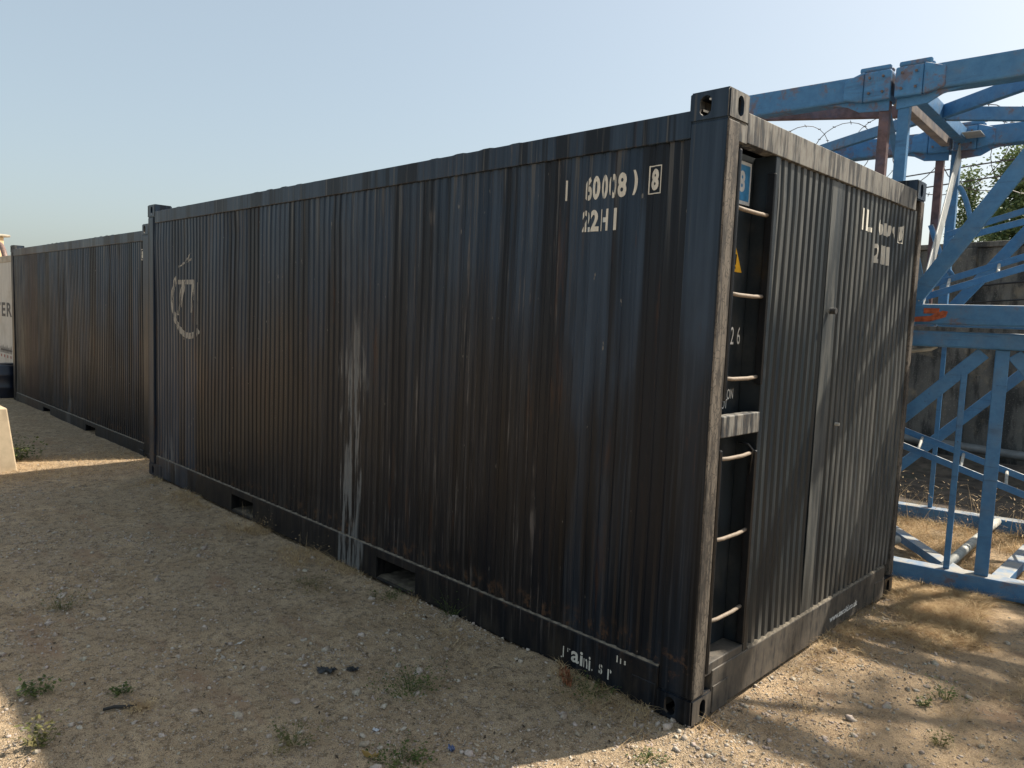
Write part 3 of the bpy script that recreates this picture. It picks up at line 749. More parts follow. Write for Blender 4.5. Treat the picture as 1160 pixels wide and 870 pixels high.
# ------------------------------------------------------------------ boundary wall, wires, pipe
T = NT('stained_concrete'); n1 = T.noise(1.2, 6, .65); n2 = T.noise(7, 6, .6, stretch=(1, 1, .25)); n3 = T.noise(60, 4, .6)
c = T.mix(T.rng(n1, .3, .7), (.085, .083, .076), (.17, .16, .14)); c = T.mix(T.rng(n2, .44, .60, 0, .85), c, (.030, .031, .030))
c = T.mix(T.rng(T.noise(3, 5, .6, off=(3, 3, 3)), .55, .7, 0, .6), c, (.30, .24, .16)); c = T.mix(T.mul(T.rng(n3, .55, .7), .3), c, (.4, .38, .34))
T.col(c); T.rough(.92); T.bump(T.math('ADD', n1, n3), .5, .006); M['concrete'] = T.m
M['wire'] = simple('rusty_wire', (.075, .065, .065), .6, .3, 30)
M['cable'] = simple('black_cable', (.02, .02, .022), .5)
M['pipe'] = simple('grey_pipe', (.16, .17, .17), .5, .2, 8)
WA = math.atan2(-.2, .98); WP = (-1.66, 8.02)
wall = link('boundary_wall', BX(-34, 22, 0, .2, -.3, 2.73), M['concrete'], None, .01)
wall.location = (WP[0], WP[1], 0); wall.rotation_euler = (0, 0, WA)
tag(wall, 'tall stained grey concrete wall behind the blue masts', 'wall')
cap = BX(-34, 22, -.03, .23, 2.731, 2.80); o = link('coping', cap, M['concrete'], wall, .01)
for s in np.arange(-33, 22, 2.8):
    link('pilaster', BX(s-.12, s+.12, -.06, -.001, -.3, 2.73), M['concrete'], wall, .01)
rw = empty('razor_wire', (WP[0], WP[1], 0), WA); tag(rw, 'coils of razor wire strung along the top of the concrete wall', 'razor wire')
bm = bmesh.new(); pts = []; 
s0, s1, pit, rr = -9., 7., .62, .50
N = int((s1-s0)/pit*26)
for i in range(N):
    a = 2*math.pi*i/26; s = s0+(s1-s0)*i/N
    wv = .06*math.sin(s*3.1)+.05*math.sin(s*7.7)
    pts.append((s+.30*math.sin(a*1.0+1)+wv, .1+rr*math.cos(a), 3.98-.085*s+(rr+.03*math.sin(s*5))*math.sin(a)))
tube(bm, pts, .0055, 4)
link('coil', bm, M['wire'], rw)
bm = bmesh.new()
for i in range(3, len(pts)-1, 2):
    p = Vector(pts[i]); d = (Vector(pts[i+1])-p).normalized(); q = d.cross(Vector((.3, 1, .2))).normalized()
    beam(bm, p-q*.028, p+q*.028, .012, .003, d)
link('barb', bm, M['wire'], rw)['kind'] = 'stuff'
for z0, z1 in ((3.74, 3.74), (3.50, 3.60), (4.3, 4.22)):
    bm = bmesh.new(); tube(bm, [(s, .1, z0+(z1-z0)*(s+9)/16+.03*math.sin(s*1.1)) for s in np.arange(-9, 7.1, .5)], .009, 5)
    link('strand', bm, M['wire'], rw)
for s in (-8.8, -5.9, 3.9, 6.8):
    link('stake', BX(s-.02, s+.02, .08, .12, 2.80, 4.2), M['wire'], rw)
cb = link('cable', TB([(-3+.5*i, -.08, 1.98+.07*i*.5+.03*math.sin(i*.9)) for i in range(16)], .012, 6), M['cable'], None, smooth=True)
cb.location = (WP[0], WP[1], 0); cb.rotation_euler = (0, 0, WA); tag(cb, 'upper black cable sagging along the concrete wall behind the masts', 'cable', 'cables on the wall')
cb = link('cable', TB([(-3+.5*i, -.10, 1.93+.035*i*.5+.03*math.sin(i*.7+1)) for i in range(16)], .010, 6), M['cable'], None, smooth=True)
cb.location = (WP[0], WP[1], 0); cb.rotation_euler = (0, 0, WA); tag(cb, 'lower black cable running along the concrete wall below the other cable', 'cable', 'cables on the wall')
pp = link('pipe', TB([(-2, -.2, .30), (8, -.2, .30)], .055, 12), M['pipe'], None, smooth=True)
pp.location = (WP[0], WP[1], 0); pp.rotation_euler = (0, 0, WA); tag(pp, 'long grey pipe lying low along the foot of the concrete wall', 'pipe')
# ------------------------------------------------------------------ things at the far left
M['block'] = simple('cream_plaster', (.50, .40, .27), .85, .12, 9, dirt=(.3, .22, .14), dirt_amt=.3)
M['brick'] = simple('red_brick_slab', (.36, .13, .08), .8, .2, 12)
blk = empty('masonry_block', (-7.35, -1.27, 0)); tag(blk, 'cream plastered block with a red slab on top at the far left', 'block')
bm = bmesh.new(); v = [bm.verts.new(p) for p in ((-.42, -.5, -.05), (.40, -.5, -.05), (.40, .36, -.05), (-.42, .36, -.05), (-.42, -.45, .60), (.355, -.45, .60), (.355, .29, .60), (-.42, .29, .60))]
for q in ((0, 3, 2, 1), (4, 5, 6, 7), (0, 1, 5, 4), (1, 2, 6, 5), (2, 3, 7, 6), (3, 0, 4, 7)): bm.faces.new([v[i] for i in q])
link('body', bm, M['block'], blk, .012)
link('slab', BX(-.45, .34, -.5, .20, .601, .675), M['brick'], blk, .01)
dr = empty('drum', (-13.35, .30, -.03)); tag(dr, 'dark blue drum standing in front of the pale grey container', 'drum')
M['drum'] = simple('dark_blue_plastic', (.006, .010, .022), .4, .3, 6)
bm = bmesh.new(); tube(bm, [(0, 0, z) for z in (0, .03, .17, .19, .21, .38, .40, .42, .54, .57)], [.15, .17, .18, .19, .18, .18, .19, .18, .17, .14], 20)
link('body', bm, M['drum'], dr, smooth=True); link('lid', TB([(0, 0, .571), (0, 0, .59)], .12, 20), M['drum'], dr)
# distant pale building with a bent pipe above the pale container
M['farwall'] = simple('pale_yellow_plaster', (.62, .47, .28), .9, .12, 2)
bd = empty('building', (-37, -2.7, 0), RAD(20)); tag(bd, 'distant pale yellow building showing above the pale container', 'building')
link('wall', BX(-6, 5.5, 0, 5.5, -.5, 4.0), M['farwall'], bd, .03)
link('roof', BX(-6.2, 5.6, -.2, 5.7, 4.001, 4.10), M['tan_frame'], bd, .03)
for x in (-3.5, 0, 3.5): link('window', BX(x-.6, x+.6, -.02, .03, 1.2, 2.5), M['dark'], bd)
pb = link('bent_pipe', TB([(-.75, 0, 0)]+[(-.75, 0, 2.08)]+[(-.75*math.cos(RAD(a)), 0, 2.08+.75*math.sin(RAD(a))) for a in range(10, 180, 12)]+[(.75, 0, 1.4)], .055, 10), simple('brown_pipe_paint', (.16, .10, .08), .5), None, smooth=True)
pb.location = (-18.45, 1.2, 0); tag(pb, 'brown bent pipe arching over the top of the pale container', 'pipe')

# ------------------------------------------------------------------ ground
def vnoise(x, y, seed=0):
    xi = np.floor(x).astype(np.int64); yi = np.floor(y).astype(np.int64); fx = x-xi; fy = y-yi
    fx = fx*fx*(3-2*fx); fy = fy*fy*(3-2*fy)
    def h(a, b):
        n = (a*374761393+b*668265263+seed*974634777) & 0xffffffff; n = ((n ^ (n >> 13))*1274126177) & 0xffffffff
        return ((n ^ (n >> 16)) & 0xffff)/65535.
    return (h(xi, yi)*(1-fx)+h(xi+1, yi)*fx)*(1-fy)+(h(xi, yi+1)*(1-fx)+h(xi+1, yi+1)*fx)*fy
def fbm(x, y, o=4, seed=0):
    s = 0; a = .5
    for i in range(o): s = s+a*vnoise(x*2**i+17*i, y*2**i-9*i, seed+i); a *= .5
    return s
def ground_h(x, y):
    x = np.asarray(x, float); y = np.asarray(y, float)
    r = np.hypot(x-1.5, y+2.7)
    h = (fbm(x*.9, y*.9, 3, 3)-.45)*.045 + (fbm(x*7, y*7, 4, 5)-.45)*.022*np.exp(-r/14) + (fbm(x*34, y*34, 3, 8)-.42)*.018*np.exp(-r/6)
    # little bank of soil against the containers' foot
    d = np.where((x < .1) & (x > -6.2), np.abs(y+.0), 9); d = np.where((y < 0), d, 9)
    h = h+(.012+.030*np.clip(fbm(x*2.3, y*2.3, 3, 90)-.35, 0, 1))*np.exp(-(d/.11)**2)-.014
    return h
def axis_pts(segs):
    out = [segs[0][0]]
    for a, b, st in segs:
        n = max(1, int(round((b-a)/st))); out += list(a+(b-a)*(np.arange(1, n+1))/n)
    return np.array(out)
gx = axis_pts([(-500, -60, 40), (-60, -20, 4), (-20, -9, .25), (-9, -4, .06), (-4, -1.5, .028), (-1.5, 1.6, .017), (1.6, 4, .06), (4, 20, .8), (20, 60, 8), (60, 500, 40)])
gy = axis_pts([(-500, -60, 40), (-60, -8, 4), (-8, -2.6, .3), (-2.6, -2.2, .05), (-2.2, 2.4, .018), (2.4, 4, .04), (4, 9, .12), (9, 20, 1), (20, 60, 5), (60, 500, 40)])
X, Y = np.meshgrid(gx, gy, indexing='ij'); Z = ground_h(X, Y)
nx, ny = X.shape; idx = np.arange(nx*ny).reshape(nx, ny)
F = np.stack([idx[:-1, :-1], idx[1:, :-1], idx[1:, 1:], idx[:-1, 1:]], -1).reshape(-1, 4)
T = NT('dry_earth')
n1 = T.noise(.8, 5, .6); n2 = T.noise(5, 6, .65); n3 = T.noise(90, 5, .75); n4 = T.noise(22, 6, .75, off=(3, 1, 0)); n5 = T.noise(260, 3, .6)
c = T.mix(T.rng(n2, .35, .65), (.41, .295, .178), (.59, .445, .285))
c = T.mix(T.rng(n1, .42, .62, 0, .7), c, (.45, .35, .235))
c = T.mix(T.rng(n4, .48, .60, 0, .80), c, (.19, .138, .088))
c = T.mix(T.rng(n3, .54, .64, 0, .8), c, (.62, .49, .34))
c = T.mix(T.rng(n5, .52, .60, 0, .85), c, (.12, .09, .062))
vd, vc = T.voro(95); vd2, vc2 = T.voro(210)
hs = T.n('ShaderNodeHueSaturation'); T.L(vc, hs.inputs['Color']); hs.inputs['Saturation'].default_value = .15; hs.inputs['Value'].default_value = .62
c = T.mix(T.mul(T.rng(vd, .18, .34, .8, 0), T.rng(n4, .4, .6)), c, T.mix(.45, hs.outputs[0], (.46, .385, .29)))
right = T.mul(T.rng(T.axis(0), -.3, .5), T.rng(T.axis(1), -.4, .6))
c = T.mix(T.mul(right, T.rng(n2, .35, .65, .2, .7)), c, (.52, .385, .25))
# damp, trodden strip with reddish leaf dust
c = T.mix(T.mul(T.rng(T.noise(1.6, 5, .65, stretch=(.5, 1.6, 1), off=(1, 7, 0)), .56, .68), .6), c, (.33, .21, .135))
T.col(c); T.rough(.95); T.b.inputs['Specular IOR Level'].default_value = .12
h = T.math('ADD', T.math('ADD', T.mul(n3, 1.2), T.mul(n4, 2.)), T.math('ADD', T.mul(T.rng(vd, 0, .4, 1, 0), .8), T.mul(n5, .5)))
T.bump(h, .75, .014)
g = link_np('ground', np.stack([X, Y, Z], -1).reshape(-1, 3), F, T.m, smooth=True); tag(g, kind='structure')

# brown soil banked along the wall's foot, darkened to paint in its shadow
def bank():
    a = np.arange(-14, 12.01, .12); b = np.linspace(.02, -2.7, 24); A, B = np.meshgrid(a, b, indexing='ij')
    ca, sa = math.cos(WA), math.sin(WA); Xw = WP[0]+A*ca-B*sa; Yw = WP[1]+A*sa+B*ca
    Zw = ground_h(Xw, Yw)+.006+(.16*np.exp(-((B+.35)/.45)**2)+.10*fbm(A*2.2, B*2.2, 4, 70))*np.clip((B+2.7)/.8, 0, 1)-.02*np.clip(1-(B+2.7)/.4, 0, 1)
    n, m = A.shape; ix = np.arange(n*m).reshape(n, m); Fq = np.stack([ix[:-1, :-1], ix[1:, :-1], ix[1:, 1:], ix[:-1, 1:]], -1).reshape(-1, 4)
    mt = simple('shadow_dark_soil', (.075, .058, .043), .95, .5, 7, bump=.8, dirt=(.03, .035, .02), dirt_amt=.7, bd=.02)
    tag(link_np('shadow_soil_bank', np.stack([Xw, Yw, Zw], -1).reshape(-1, 3), Fq, mt, smooth=True), kind='structure')
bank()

# ------------------------------------------------------------------ gravel
def ico(sub):
    bm = bmesh.new(); bmesh.ops.create_icosphere(bm, subdivisions=sub, radius=1)
    V = np.array([v.co[:] for v in bm.verts]); Fc = np.array([[v.index for v in f.verts] for f in bm.faces]); bm.free(); return V, Fc
def inside_box(x, y, m=.0):
    a = (x > -6.06-m) & (x < m) & (y > -m) & (y < 2.438+m); b = (x > -12.96-m) & (x < -6.9+m) & (y > .30-m) & (y < 2.74+m)
    return a | b
def scatter(n, x0, x1, y0, y1, dens=None):
    x = RNG.uniform(x0, x1, n); y = RNG.uniform(y0, y1, n); k = ~inside_box(x, y)
    if dens is not None: k &= RNG.random(n) < dens(x, y)
    return x[k], y[k]
def rocks(x, y, size, sub, mat, name, flat=.55):
    V, Fc = ico(sub); n = len(x); nv = len(V)
    jit = 1+RNG.uniform(-.42, .34, (n, nv, 1)); P = V[None]*jit
    P = np.sign(P)*np.abs(P)**RNG.uniform(.75, 1.1, (n, 1, 1))
    sc = size[:, None]*np.stack([RNG.uniform(.7, 1.3, n), RNG.uniform(.6, 1.1, n), RNG.uniform(.3, .8, n)*flat/.55], 1)
    P = P*sc[:, None, :]; a = RNG.uniform(0, 6.28, n); tl = RNG.uniform(-.5, .5, n)
    ct, stl = np.cos(tl)[:, None], np.sin(tl)[:, None]
    px, pz = P[..., 0]*ct-P[..., 2]*stl, P[..., 0]*stl+P[..., 2]*ct; py = P[..., 1]
    ca, sa = np.cos(a)[:, None], np.sin(a)[:, None]
    qx, qy = px*ca-py*sa, px*sa+py*ca
    z = ground_h(x, y)+sc[:, 2]*.25
    Vt = np.stack([qx+x[:, None], qy+y[:, None], pz+z[:, None]], -1).reshape(-1, 3)
    Ft = (Fc[None]+(np.arange(n)*nv)[:, None, None]).reshape(-1, 3)
    return link_np(name, Vt, Ft, mat)
T = NT('gravel_stone'); vd, vc = T.voro(28); n = T.noise(90, 4, .6)
hs = T.n('ShaderNodeHueSaturation'); T.L(vc, hs.inputs['Color']); hs.inputs['Saturation'].default_value = .12
hs.inputs['Value'].default_value = .75; c = T.mix(.62, hs.outputs[0], (.42, .315, .20)); c = T.mix(T.rng(n, .3, .7), T.mix(.5, c, (.15, .12, .09)), c)
c = T.mix(T.rng(T.noise(30, 2), .76, .80), c, (.48, .42, .34))
T.col(c); T.rough(.95); T.b.inputs['Specular IOR Level'].default_value = .08; T.bump(n, .4, .003); M['stone'] = T.m
dens = lambda x, y: np.clip((fbm(x*1.3, y*1.3, 4, 21)-.30)*3.6, .22, 1)*np.exp(-np.maximum(np.hypot(x-1.5, y+2.7)-3, 0)/4.5)
x, y = scatter(190000, -9, 2.2, -2.5, 2.9, dens)
o = rocks(x, y, RNG.lognormal(math.log(.0040), .42, len(x)).clip(.002, .012), 1, M['stone'], 'gravel'); tag(o, kind='stuff')
x, y = scatter(9500, -6, 2.0, -2.4, 2.9, dens)
o = rocks(x, y, RNG.lognormal(math.log(.0085), .45, len(x)).clip(.005, .026), 2, M['stone'], 'pebbles'); tag(o, kind='stuff')

# ------------------------------------------------------------------ grass, straw, weeds
def blades(x, y, z, hgt, wid, lean, seed=0, segs=3, az=None, droop=.6):
    n = len(x); az = RNG.uniform(0, 6.28, n) if az is None else az
    t = np.linspace(0, 1, segs+1); V = []
    dx, dy = np.cos(az), np.sin(az)
    ln = lean[:, None]*t[None]+droop*lean[:, None]*t[None]**2
    hz = hgt[:, None]*(t[None]-.35*np.minimum(lean[:, None], 1.3)*t[None]**2)
    cx = x[:, None]+dx[:, None]*ln*hgt[:, None]; cy = y[:, None]+dy[:, None]*ln*hgt[:, None]; cz = z[:, None]+hz
    wv = wid[:, None]*(1-t[None]*.92)
    pa = RNG.uniform(0, 6.28, n); ox, oy = np.cos(pa)[:, None], np.sin(pa)[:, None]
    A = np.stack([cx-ox*wv/2, cy-oy*wv/2, cz], -1); B = np.stack([cx+ox*wv/2, cy+oy*wv/2, cz], -1)
    V = np.stack([A, B], 2).reshape(n, -1, 3); k = 2*(segs+1)
    f = np.array([[2*i, 2*i+1, 2*i+3, 2*i+2] for i in range(segs)])
    return V.reshape(-1, 3), (f[None]+(np.arange(n)*k)[:, None, None]).reshape(-1, 4)
def leafmat(name, a, b, rough=.6, scale=12):
    T = NT(name); c = T.mix(T.rng(T.noise(scale, 3), .35, .65), a, b); T.col(c); T.rough(rough)
    T.b.inputs['Specular IOR Level'].default_value = .25
    tr = T.n('ShaderNodeBsdfTranslucent'); T.L(c, tr.inputs[0]); mx = T.n('ShaderNodeMixShader'); mx.inputs[0].default_value = .3
    T.L(T.b.outputs[0], mx.inputs[1]); T.L(tr.outputs[0], mx.inputs[2]); T.L(mx.outputs[0], T.out.inputs[0]); return T.m
M['straw'] = leafmat('straw', (.40, .27, .14), (.62, .48, .28), scale=18)
M['drygreen'] = leafmat('dry_green', (.10, .115, .04), (.20, .17, .07), scale=9)
M['weed'] = leafmat('weed_green', (.055, .085, .022), (.12, .15, .045), scale=14)
M['leaf_yellow'] = leafmat('yellowed_leaf', (.45, .30, .10), (.50, .42, .20))
def mast_xy(t, w, P=(-.08, 2.73), a=10.86):
    c_, s2 = math.cos(RAD(a)), math.sin(RAD(a)); return P[0]+t*c_-w*s2, P[1]+t*s2+w*c_
# straw mat in and before the lattice
def region(n, kind):
    if kind == 'mast': t = RNG.uniform(-1.2, 3.4, n); w_ = RNG.uniform(.05, 2.1, n); x, y = mast_xy(t, w_); d = fbm(x*3, y*3, 3, 40) > .34
    if kind == 'front': t = RNG.uniform(-.2, 3.0, n); w_ = -np.abs(RNG.normal(0, .75, n)); x, y = mast_xy(t, w_); d = fbm(x*2.6, y*2.6, 4, 44) > .46
    if kind == 'base': 
        x = RNG.uniform(-6, .1, n); y = -np.abs(RNG.normal(0, .13, n)); d = fbm(x*3, y*3, 3, 50) > .47
    if kind == 'endbase': y = RNG.uniform(0, 2.7, n); x = np.abs(RNG.normal(0, .06, n))+.01; d = fbm(x*4, y*4, 3, 51) > .45
    if kind == 'field': x = RNG.uniform(-8, 2, n); y = RNG.uniform(-2.4, 2.6, n); d = fbm(x*1.6, y*1.6, 4, 55) > .55
    if kind == 'c2': x = RNG.uniform(-12.6, -6, n); y = RNG.uniform(-.9, .25, n); d = (fbm(x*1.6, y*1.6, 4, 57) > .5)
    if kind == 'band': x = RNG.uniform(-7.5, -6.4, n); y = RNG.uniform(-1.3, .25, n); d = x < 9
    k = d & ~inside_box(x, y); return x[k], y[k]
VV = []; FF = []; off = 0
for n, kind, h0, h1, lean in ((60000, 'mast', .03, .13, 1.8), (70000, 'front', .025, .10, 2.2), (9000, 'base', .015, .065, 1.8), (900, 'endbase', .02, .09, 1.), (6000, 'field', .012, .04, 2.4), (1500, 'c2', .02, .07, 1.5), (2500, 'band', .02, .07, 1.4)):
    x, y = region(n, kind); z = ground_h(x, y); m = len(x)
    V, Fq = blades(x, y, z, RNG.uniform(h0, h1, m), RNG.uniform(.0014, .0042, m), np.abs(RNG.normal(lean, .6, m)).clip(.2, 3)*.6)
    VV.append(V); FF.append(Fq+off); off += len(V)
o = link_np('dry_grass', np.concatenate(VV), np.concatenate(FF), M['straw']); tag(o, kind='stuff')
# flat chips, dead leaves and bark flecks on the dirt
def chips(n, dens, s0, s1, mat, name):
    x, y = scatter(n, -8.5, 2.2, -2.5, 2.8, dens); m = len(x); ll = RNG.lognormal(math.log(s0), .5, m).clip(.002, s1); lw = ll*RNG.uniform(.15, .6, m)
    la = RNG.uniform(0, 6.28, m); up = RNG.normal(0, .25, m); d = np.stack([np.cos(la)*np.cos(up), np.sin(la)*np.cos(up), np.sin(up)], 1)
    sv = np.stack([-np.sin(la), np.cos(la), RNG.normal(0, .25, m)], 1); P = np.stack([x, y, ground_h(x, y)+.003+ll*.15], 1)
    V = np.stack([P-d*(ll*.5)[:, None], P+sv*lw[:, None]*.5, P+d*(ll*.5)[:, None]+np.array([0, 0, .001]), P-sv*lw[:, None]*.5], 1).reshape(-1, 3)
    o = link_np(name, V, np.arange(4*m).reshape(m, 4), mat); tag(o, kind='stuff'); return o
M['chip'] = leafmat('leaf_chip', (.24, .17, .10), (.58, .50, .38), scale=60)
M['darkchip'] = leafmat('dark_chip', (.05, .04, .03), (.12, .09, .06), scale=60)
chips(60000, dens, .008, .030, M['chip'], 'leaf_litter'); chips(60000, dens, .009, .026, M['darkchip'], 'dark_leaf_litter')
# taller seed-head stems inside the mast
t = RNG.uniform(-.6, 3.2, 420); w_ = RNG.uniform(1.2, 2.7, 420); x, y = mast_xy(t, w_); m = len(x)
V, Fq = blades(x, y, ground_h(x, y), RNG.uniform(.12, .36, m), RNG.uniform(.003, .006, m), RNG.uniform(.1, .5, m))
# small leaf flecks along them
ox = RNG.normal(0, .05, 1200); i = RNG.integers(0, m, 1200)
V2, F2 = blades(x[i]+ox, y[i]+RNG.normal(0, .05, 1200), RNG.uniform(.04, .34, 1200), RNG.uniform(.012, .03, 1200), RNG.uniform(.005, .010, 1200), RNG.uniform(.5, 2, 1200), segs=2)
o = link_np('dry_stems', np.concatenate([V, V2]), np.concatenate([Fq, F2[:, :] + len(V)]), M['straw']); tag(o, kind='stuff')

def weed(x, y, label, n=40, h=.10, spread=.06, mat='weed', leaf=.014, group='weeds on the dirt'):
    R = empty('weed', (x, y, float(ground_h(x, y)))); tag(R, label, 'weed', group)
    a = RNG.uniform(0, 6.28, n); r = np.abs(RNG.normal(0, spread*.35, n))
    bx, by = r*np.cos(a), r*np.sin(a); az = a+RNG.normal(0, .5, n)
    V, Fq = blades(bx, by, np.zeros(n), RNG.uniform(.4, 1, n)*h, np.full(n, .0032), RNG.uniform(.15, 1., n), az=az)
    link_np('stem', V, Fq, M[mat], R)
    m = n*7; i = RNG.integers(0, n, m); tt = RNG.uniform(.15, 1, m); hh = h*RNG.uniform(.3, 1, m)
    rad = (spread*.3+tt*spread*.9)*RNG.uniform(.2, 1, m)
    lx, ly = bx[i]+np.cos(az[i])*rad, by[i]+np.sin(az[i])*rad; lz = hh*(tt*.9)
    # leaf: diamond of two quads
    la = RNG.uniform(0, 6.28, m); ll = leaf*.8*RNG.uniform(.5, 1.4, m); lw = ll*RNG.uniform(.22, .4, m); up = RNG.uniform(-.3, .8, m)
    d = np.stack([np.cos(la)*np.cos(up), np.sin(la)*np.cos(up), np.sin(up)], 1); s = np.stack([-np.sin(la), np.cos(la), RNG.uniform(-.4, .4, m)], 1)
    P = np.stack([lx, ly, lz], 1); A = P; B = P+d*(ll*.45)[:, None]+s*lw[:, None]; C = P+d*ll[:, None]; D_ = P+d*(ll*.45)[:, None]-s*lw[:, None]
    V = np.stack([A, B, C, D_], 1).reshape(-1, 3); Fq = np.arange(4*m).reshape(m, 4)
    link_np('leaves', V, Fq, M[mat], R)
    return R
weed(-1.02, -.68, 'widest feathery green weed, in open gravel near the middle of the foreground', 70, .10, .14)
weed(-2.03, -1.89, 'small drooping green weed at the left edge of the foreground', 24, .09, .06, leaf=.022)
weed(-1.80, -1.62, 'small dark green sprout just behind the dark stick', 14, .045, .04, leaf=.018)
weed(-1.62, -1.60, 'tuft of dry brown weed beside the dark stick', 50, .05, .06, 'straw', .010)
weed(-2.96, -1.55, 'sparse olive weed farthest left in the shade', 26, .11, .09, 'drygreen', .016)
weed(-1.60, -1.97, 'pale upright weed at the bottom left corner, catching the sun', 16, .15, .05, 'drygreen', .026)
weed(-7.46, -.80, 'bushy green weed beside the cream block', 60, .30, .17, leaf=.04)
weed(-.97, -1.27, 'yellowing leggy weed at the bottom of the foreground', 34, .11, .09, 'drygreen', .014)
weed(-.62, -1.02, 'low bright green weed at the bottom edge beside the yellow leaf', 46, .05, .10, 'weed', .016)
weed(-3.73, -.14, 'dry straw tuft growing by the left fork pocket of the front container', 60, .20, .22, 'straw', .012)
weed(-2.80, -.22, 'thin straw weed with tall stalks against the middle of the container base', 40, .22, .16, 'straw', .012)
weed(-2.45, -.35, 'flat olive weed on the gravel before the middle of the container', 50, .06, .16, 'drygreen', .012)
weed(-1.48, -.04, 'spindly green weed against the container base, right of the open fork pocket', 18, .18, .08, 'weed', .012)
weed(-1.95, -.10, 'low dark green weed just below the open fork pocket', 40, .06, .10, 'weed', .012)
weed(-.46, -.10, 'dark green creeping weed beside the rusty leaves at the container base', 60, .06, .12, 'weed', .012)
weed(.0, -.30, 'bright green weed in the sun just before the near container corner', 30, .045, .06, 'weed', .012)
weed(.75, .70, 'small pale weed in the sun at the right foreground', 14, .09, .04, 'drygreen', .018)
weed(.66, 1.15, 'leafy green weed in the shade at the right foreground', 20, .12, .07, 'weed', .016)
weed(.27, .53, 'spiky straw weed in the sun beside the container end', 14, .14, .09, 'straw', .010)
weed(.60, 1.0, 'tiny green sprout between two shadows at the right foreground', 14, .06, .03, 'weed', .016)

# litter
def crumple(name, label, cat, x, y, size, mat, n=7, flat=.35, group=None):
    bm = bmesh.new(); rnd = random.Random(int((x*97+y*131)*100))
    g_ = [[bm.verts.new(((i/(n-1)-.5)*size[0]*(1+.25*rnd.uniform(-1, 1)), (j/(n-1)-.5)*size[1]*(1+.25*rnd.uniform(-1, 1)), rnd.random()**1.5*size[2])) for j in range(n)] for i in range(n)]
    for i in range(n-1):
        for j in range(n-1):
            if (i in (0, n-2) and j in (0, n-2)): continue
            bm.faces.new((g_[i][j], g_[i+1][j], g_[i+1][j+1], g_[i][j+1]))
    bmesh.ops.delete(bm, geom=[v for v in bm.verts if not v.link_faces], context='VERTS')
    o = link(name, fix(bm), mat, None); so = o.modifiers.new('s', 'SOLIDIFY'); so.thickness = .0012
    o.location = (x, y, float(ground_h(x, y))+.003); o.rotation_euler = (0, 0, rnd.uniform(0, 3)); tag(o, label, cat, group); return o
crumple('rag', 'larger crumpled black scrap lying on the gravel', 'rag', -1.41, -.86, (.085, .04, .022), M['lip'])
crumple('rag', 'smaller crumpled black scrap right of the larger one', 'rag', -1.34, -.76, (.05, .03, .016), M['lip'])
crumple('wrapper', 'crumpled blue and white wrapper near the bottom edge', 'litter', -.55, -.83, (.036, .024, .018), simple('blue_white_wrapper', (.14, .19, .34), .3, .8, 60))
crumple('wrapper', 'tiny silver wrapper left of the blue one', 'litter', -.84, -.98, (.022, .015, .010), simple('silver_wrapper', (.6, .62, .65), .3, .2, 60))
crumple('leaf_litter', 'rust coloured crumpled leaves against the container base', 'leaf', -.62, -.07, (.15, .045, .035), simple('rust_leaf', (.22, .085, .035), .7, .5, 30), 9)
crumple('dry_leaf', 'curled yellow leaf at the bottom edge of the foreground', 'leaf', -.70, -1.10, (.06, .022, .035), M['leaf_yellow'], 5)
crumple('paper_scrap', 'narrow white paper scrap on the dirt at left', 'litter', -1.93, -1.03, (.05, .014, .010), simple('paper', (.5, .48, .44), .8, .1), 4)
crumple('paper_scrap', 'small pale paper scrap halfway towards the container', 'litter', -2.55, -.98, (.045, .02, .012), simple('paper_dull', (.42, .40, .36), .8, .1), 4)
p1 = link('stick', TB([(-.06, 0, 0), (-.02, .004, .004), (.03, 0, .002), (.065, -.004, .004)], [.0065, .0075, .007, .006], 8), simple('dark_bark', (.03, .028, .025), .8), None, smooth=True)
p1.location = (-1.67, -1.67, float(ground_h(-1.67, -1.67))+.010); p1.rotation_euler = (0, 0, RAD(62)); tag(p1, 'dark stick lying in the left foreground', 'stick')
p2 = link('plank', BX(-.3, .3, -.05, .05, 0, .03), simple('dark_wood', (.035, .03, .026), .9, .4, 20), None, .004)
p2.location = (1.10, 1.86, float(ground_h(1.10, 1.86))+.005); p2.rotation_euler = (0, .04, RAD(-35)); tag(p2, 'dark plank lying at the right edge in front of the masts', 'plank')

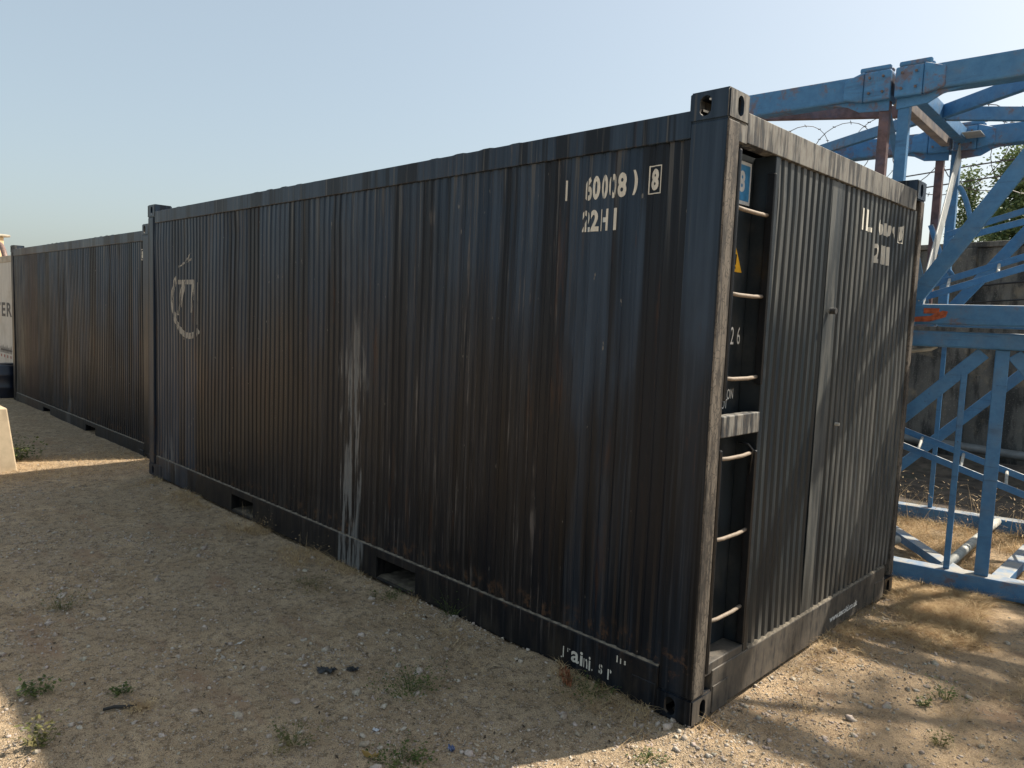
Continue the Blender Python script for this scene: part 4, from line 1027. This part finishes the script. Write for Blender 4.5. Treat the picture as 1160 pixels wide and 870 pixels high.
# ------------------------------------------------------------------ trees
def tree(x, y, h, r, label, seed, cone=True, n=9000, z0=.3, leaf=.085, group='trees behind the wall', shape=.8, mat='tree'):
    rg = np.random.default_rng(seed); R = empty('tree', (x, y, 0)); tag(R, label, 'tree', group)
    bm = bmesh.new(); tube(bm, [(0, 0, -.2), (.03, .02, h*.4), (0, .04, h*.8), (.02, 0, h*.97)], [r*.16, r*.12, r*.06, .01], 8)
    for k in range(14):
        zz = h*(.2+.7*rg.random()); a = rg.uniform(0, 6.28); ln = r*(1-zz/h)*1.0
        tube(bm, [(0, 0, zz), (math.cos(a)*ln*.5, math.sin(a)*ln*.5, zz+.2*ln), (math.cos(a)*ln, math.sin(a)*ln, zz+.5*ln)], [.03, .02, .008], 5)
    link('trunk', bm, M['bark'], R, smooth=True)
    # clumps
    nc = 150; cz = (z0+(1-z0)*rg.random(nc)**.9)*h; rel = (cz/h-z0)/(1-z0)
    cr = r*((1-rel)**shape)*np.minimum(1, rel*5+.3) if cone else r*np.sqrt(np.clip(1-(2*rel-1)**2, .05, 1))
    a = rg.uniform(0, 6.28, nc); rr = cr*rg.uniform(.35, 1.05, nc); cx, cy = rr*np.cos(a), rr*np.sin(a)
    i = rg.integers(0, nc, n); s = .13*r+.05
    P = np.stack([cx[i], cy[i], cz[i]], 1)+rg.normal(0, 1, (n, 3))*np.array([s, s, s*1.3])
    la = rg.uniform(0, 6.28, n); up = rg.uniform(-.8, 1., n); ll = leaf*rg.uniform(.6, 1.4, n); lw = ll*.28
    d = np.stack([np.cos(la)*np.cos(up), np.sin(la)*np.cos(up), np.sin(up)], 1); sv = np.cross(d, rg.normal(0, 1, (n, 3))); sv /= np.linalg.norm(sv, axis=1)[:, None]
    V = np.stack([P, P+d*(ll*.5)[:, None]+sv*lw[:, None], P+d*ll[:, None], P+d*(ll*.5)[:, None]-sv*lw[:, None]], 1).reshape(-1, 3)
    link_np('crown', V, np.arange(4*n).reshape(n, 4), M[mat], R)
    return R
M['bark'] = simple('bark', (.10, .075, .055), .9, .3, 20)
M['tree'] = leafmat('tree_leaf', (.095, .145, .06), (.20, .26, .12), scale=3.5)
tree(-2.22, 12.2, 4.45, .34, 'narrow pale green conical tree behind the wall, left of the tall one', 5, n=5000, leaf=.06, shape=.75)
tree(-2.12, 13.6, 4.0, .36, 'shortest green tree behind the wall, between the two pointed ones', 6, n=4000, leaf=.06)
tree(-1.50, 12.3, 4.65, .60, 'tallest green tree behind the wall at the right edge', 7, n=15000, leaf=.07, shape=.6)
tree(-.3, 12.6, 4.6, .6, 'green tree behind the wall just outside the right edge', 8, n=6000, leaf=.07)
tree(3.15, 6.15, 7.4, 1.15, 'leafy tree beside the wall beyond the right edge, shading the container end', 9, cone=False, n=3000, z0=.42, leaf=.12, group='trees behind the wall')
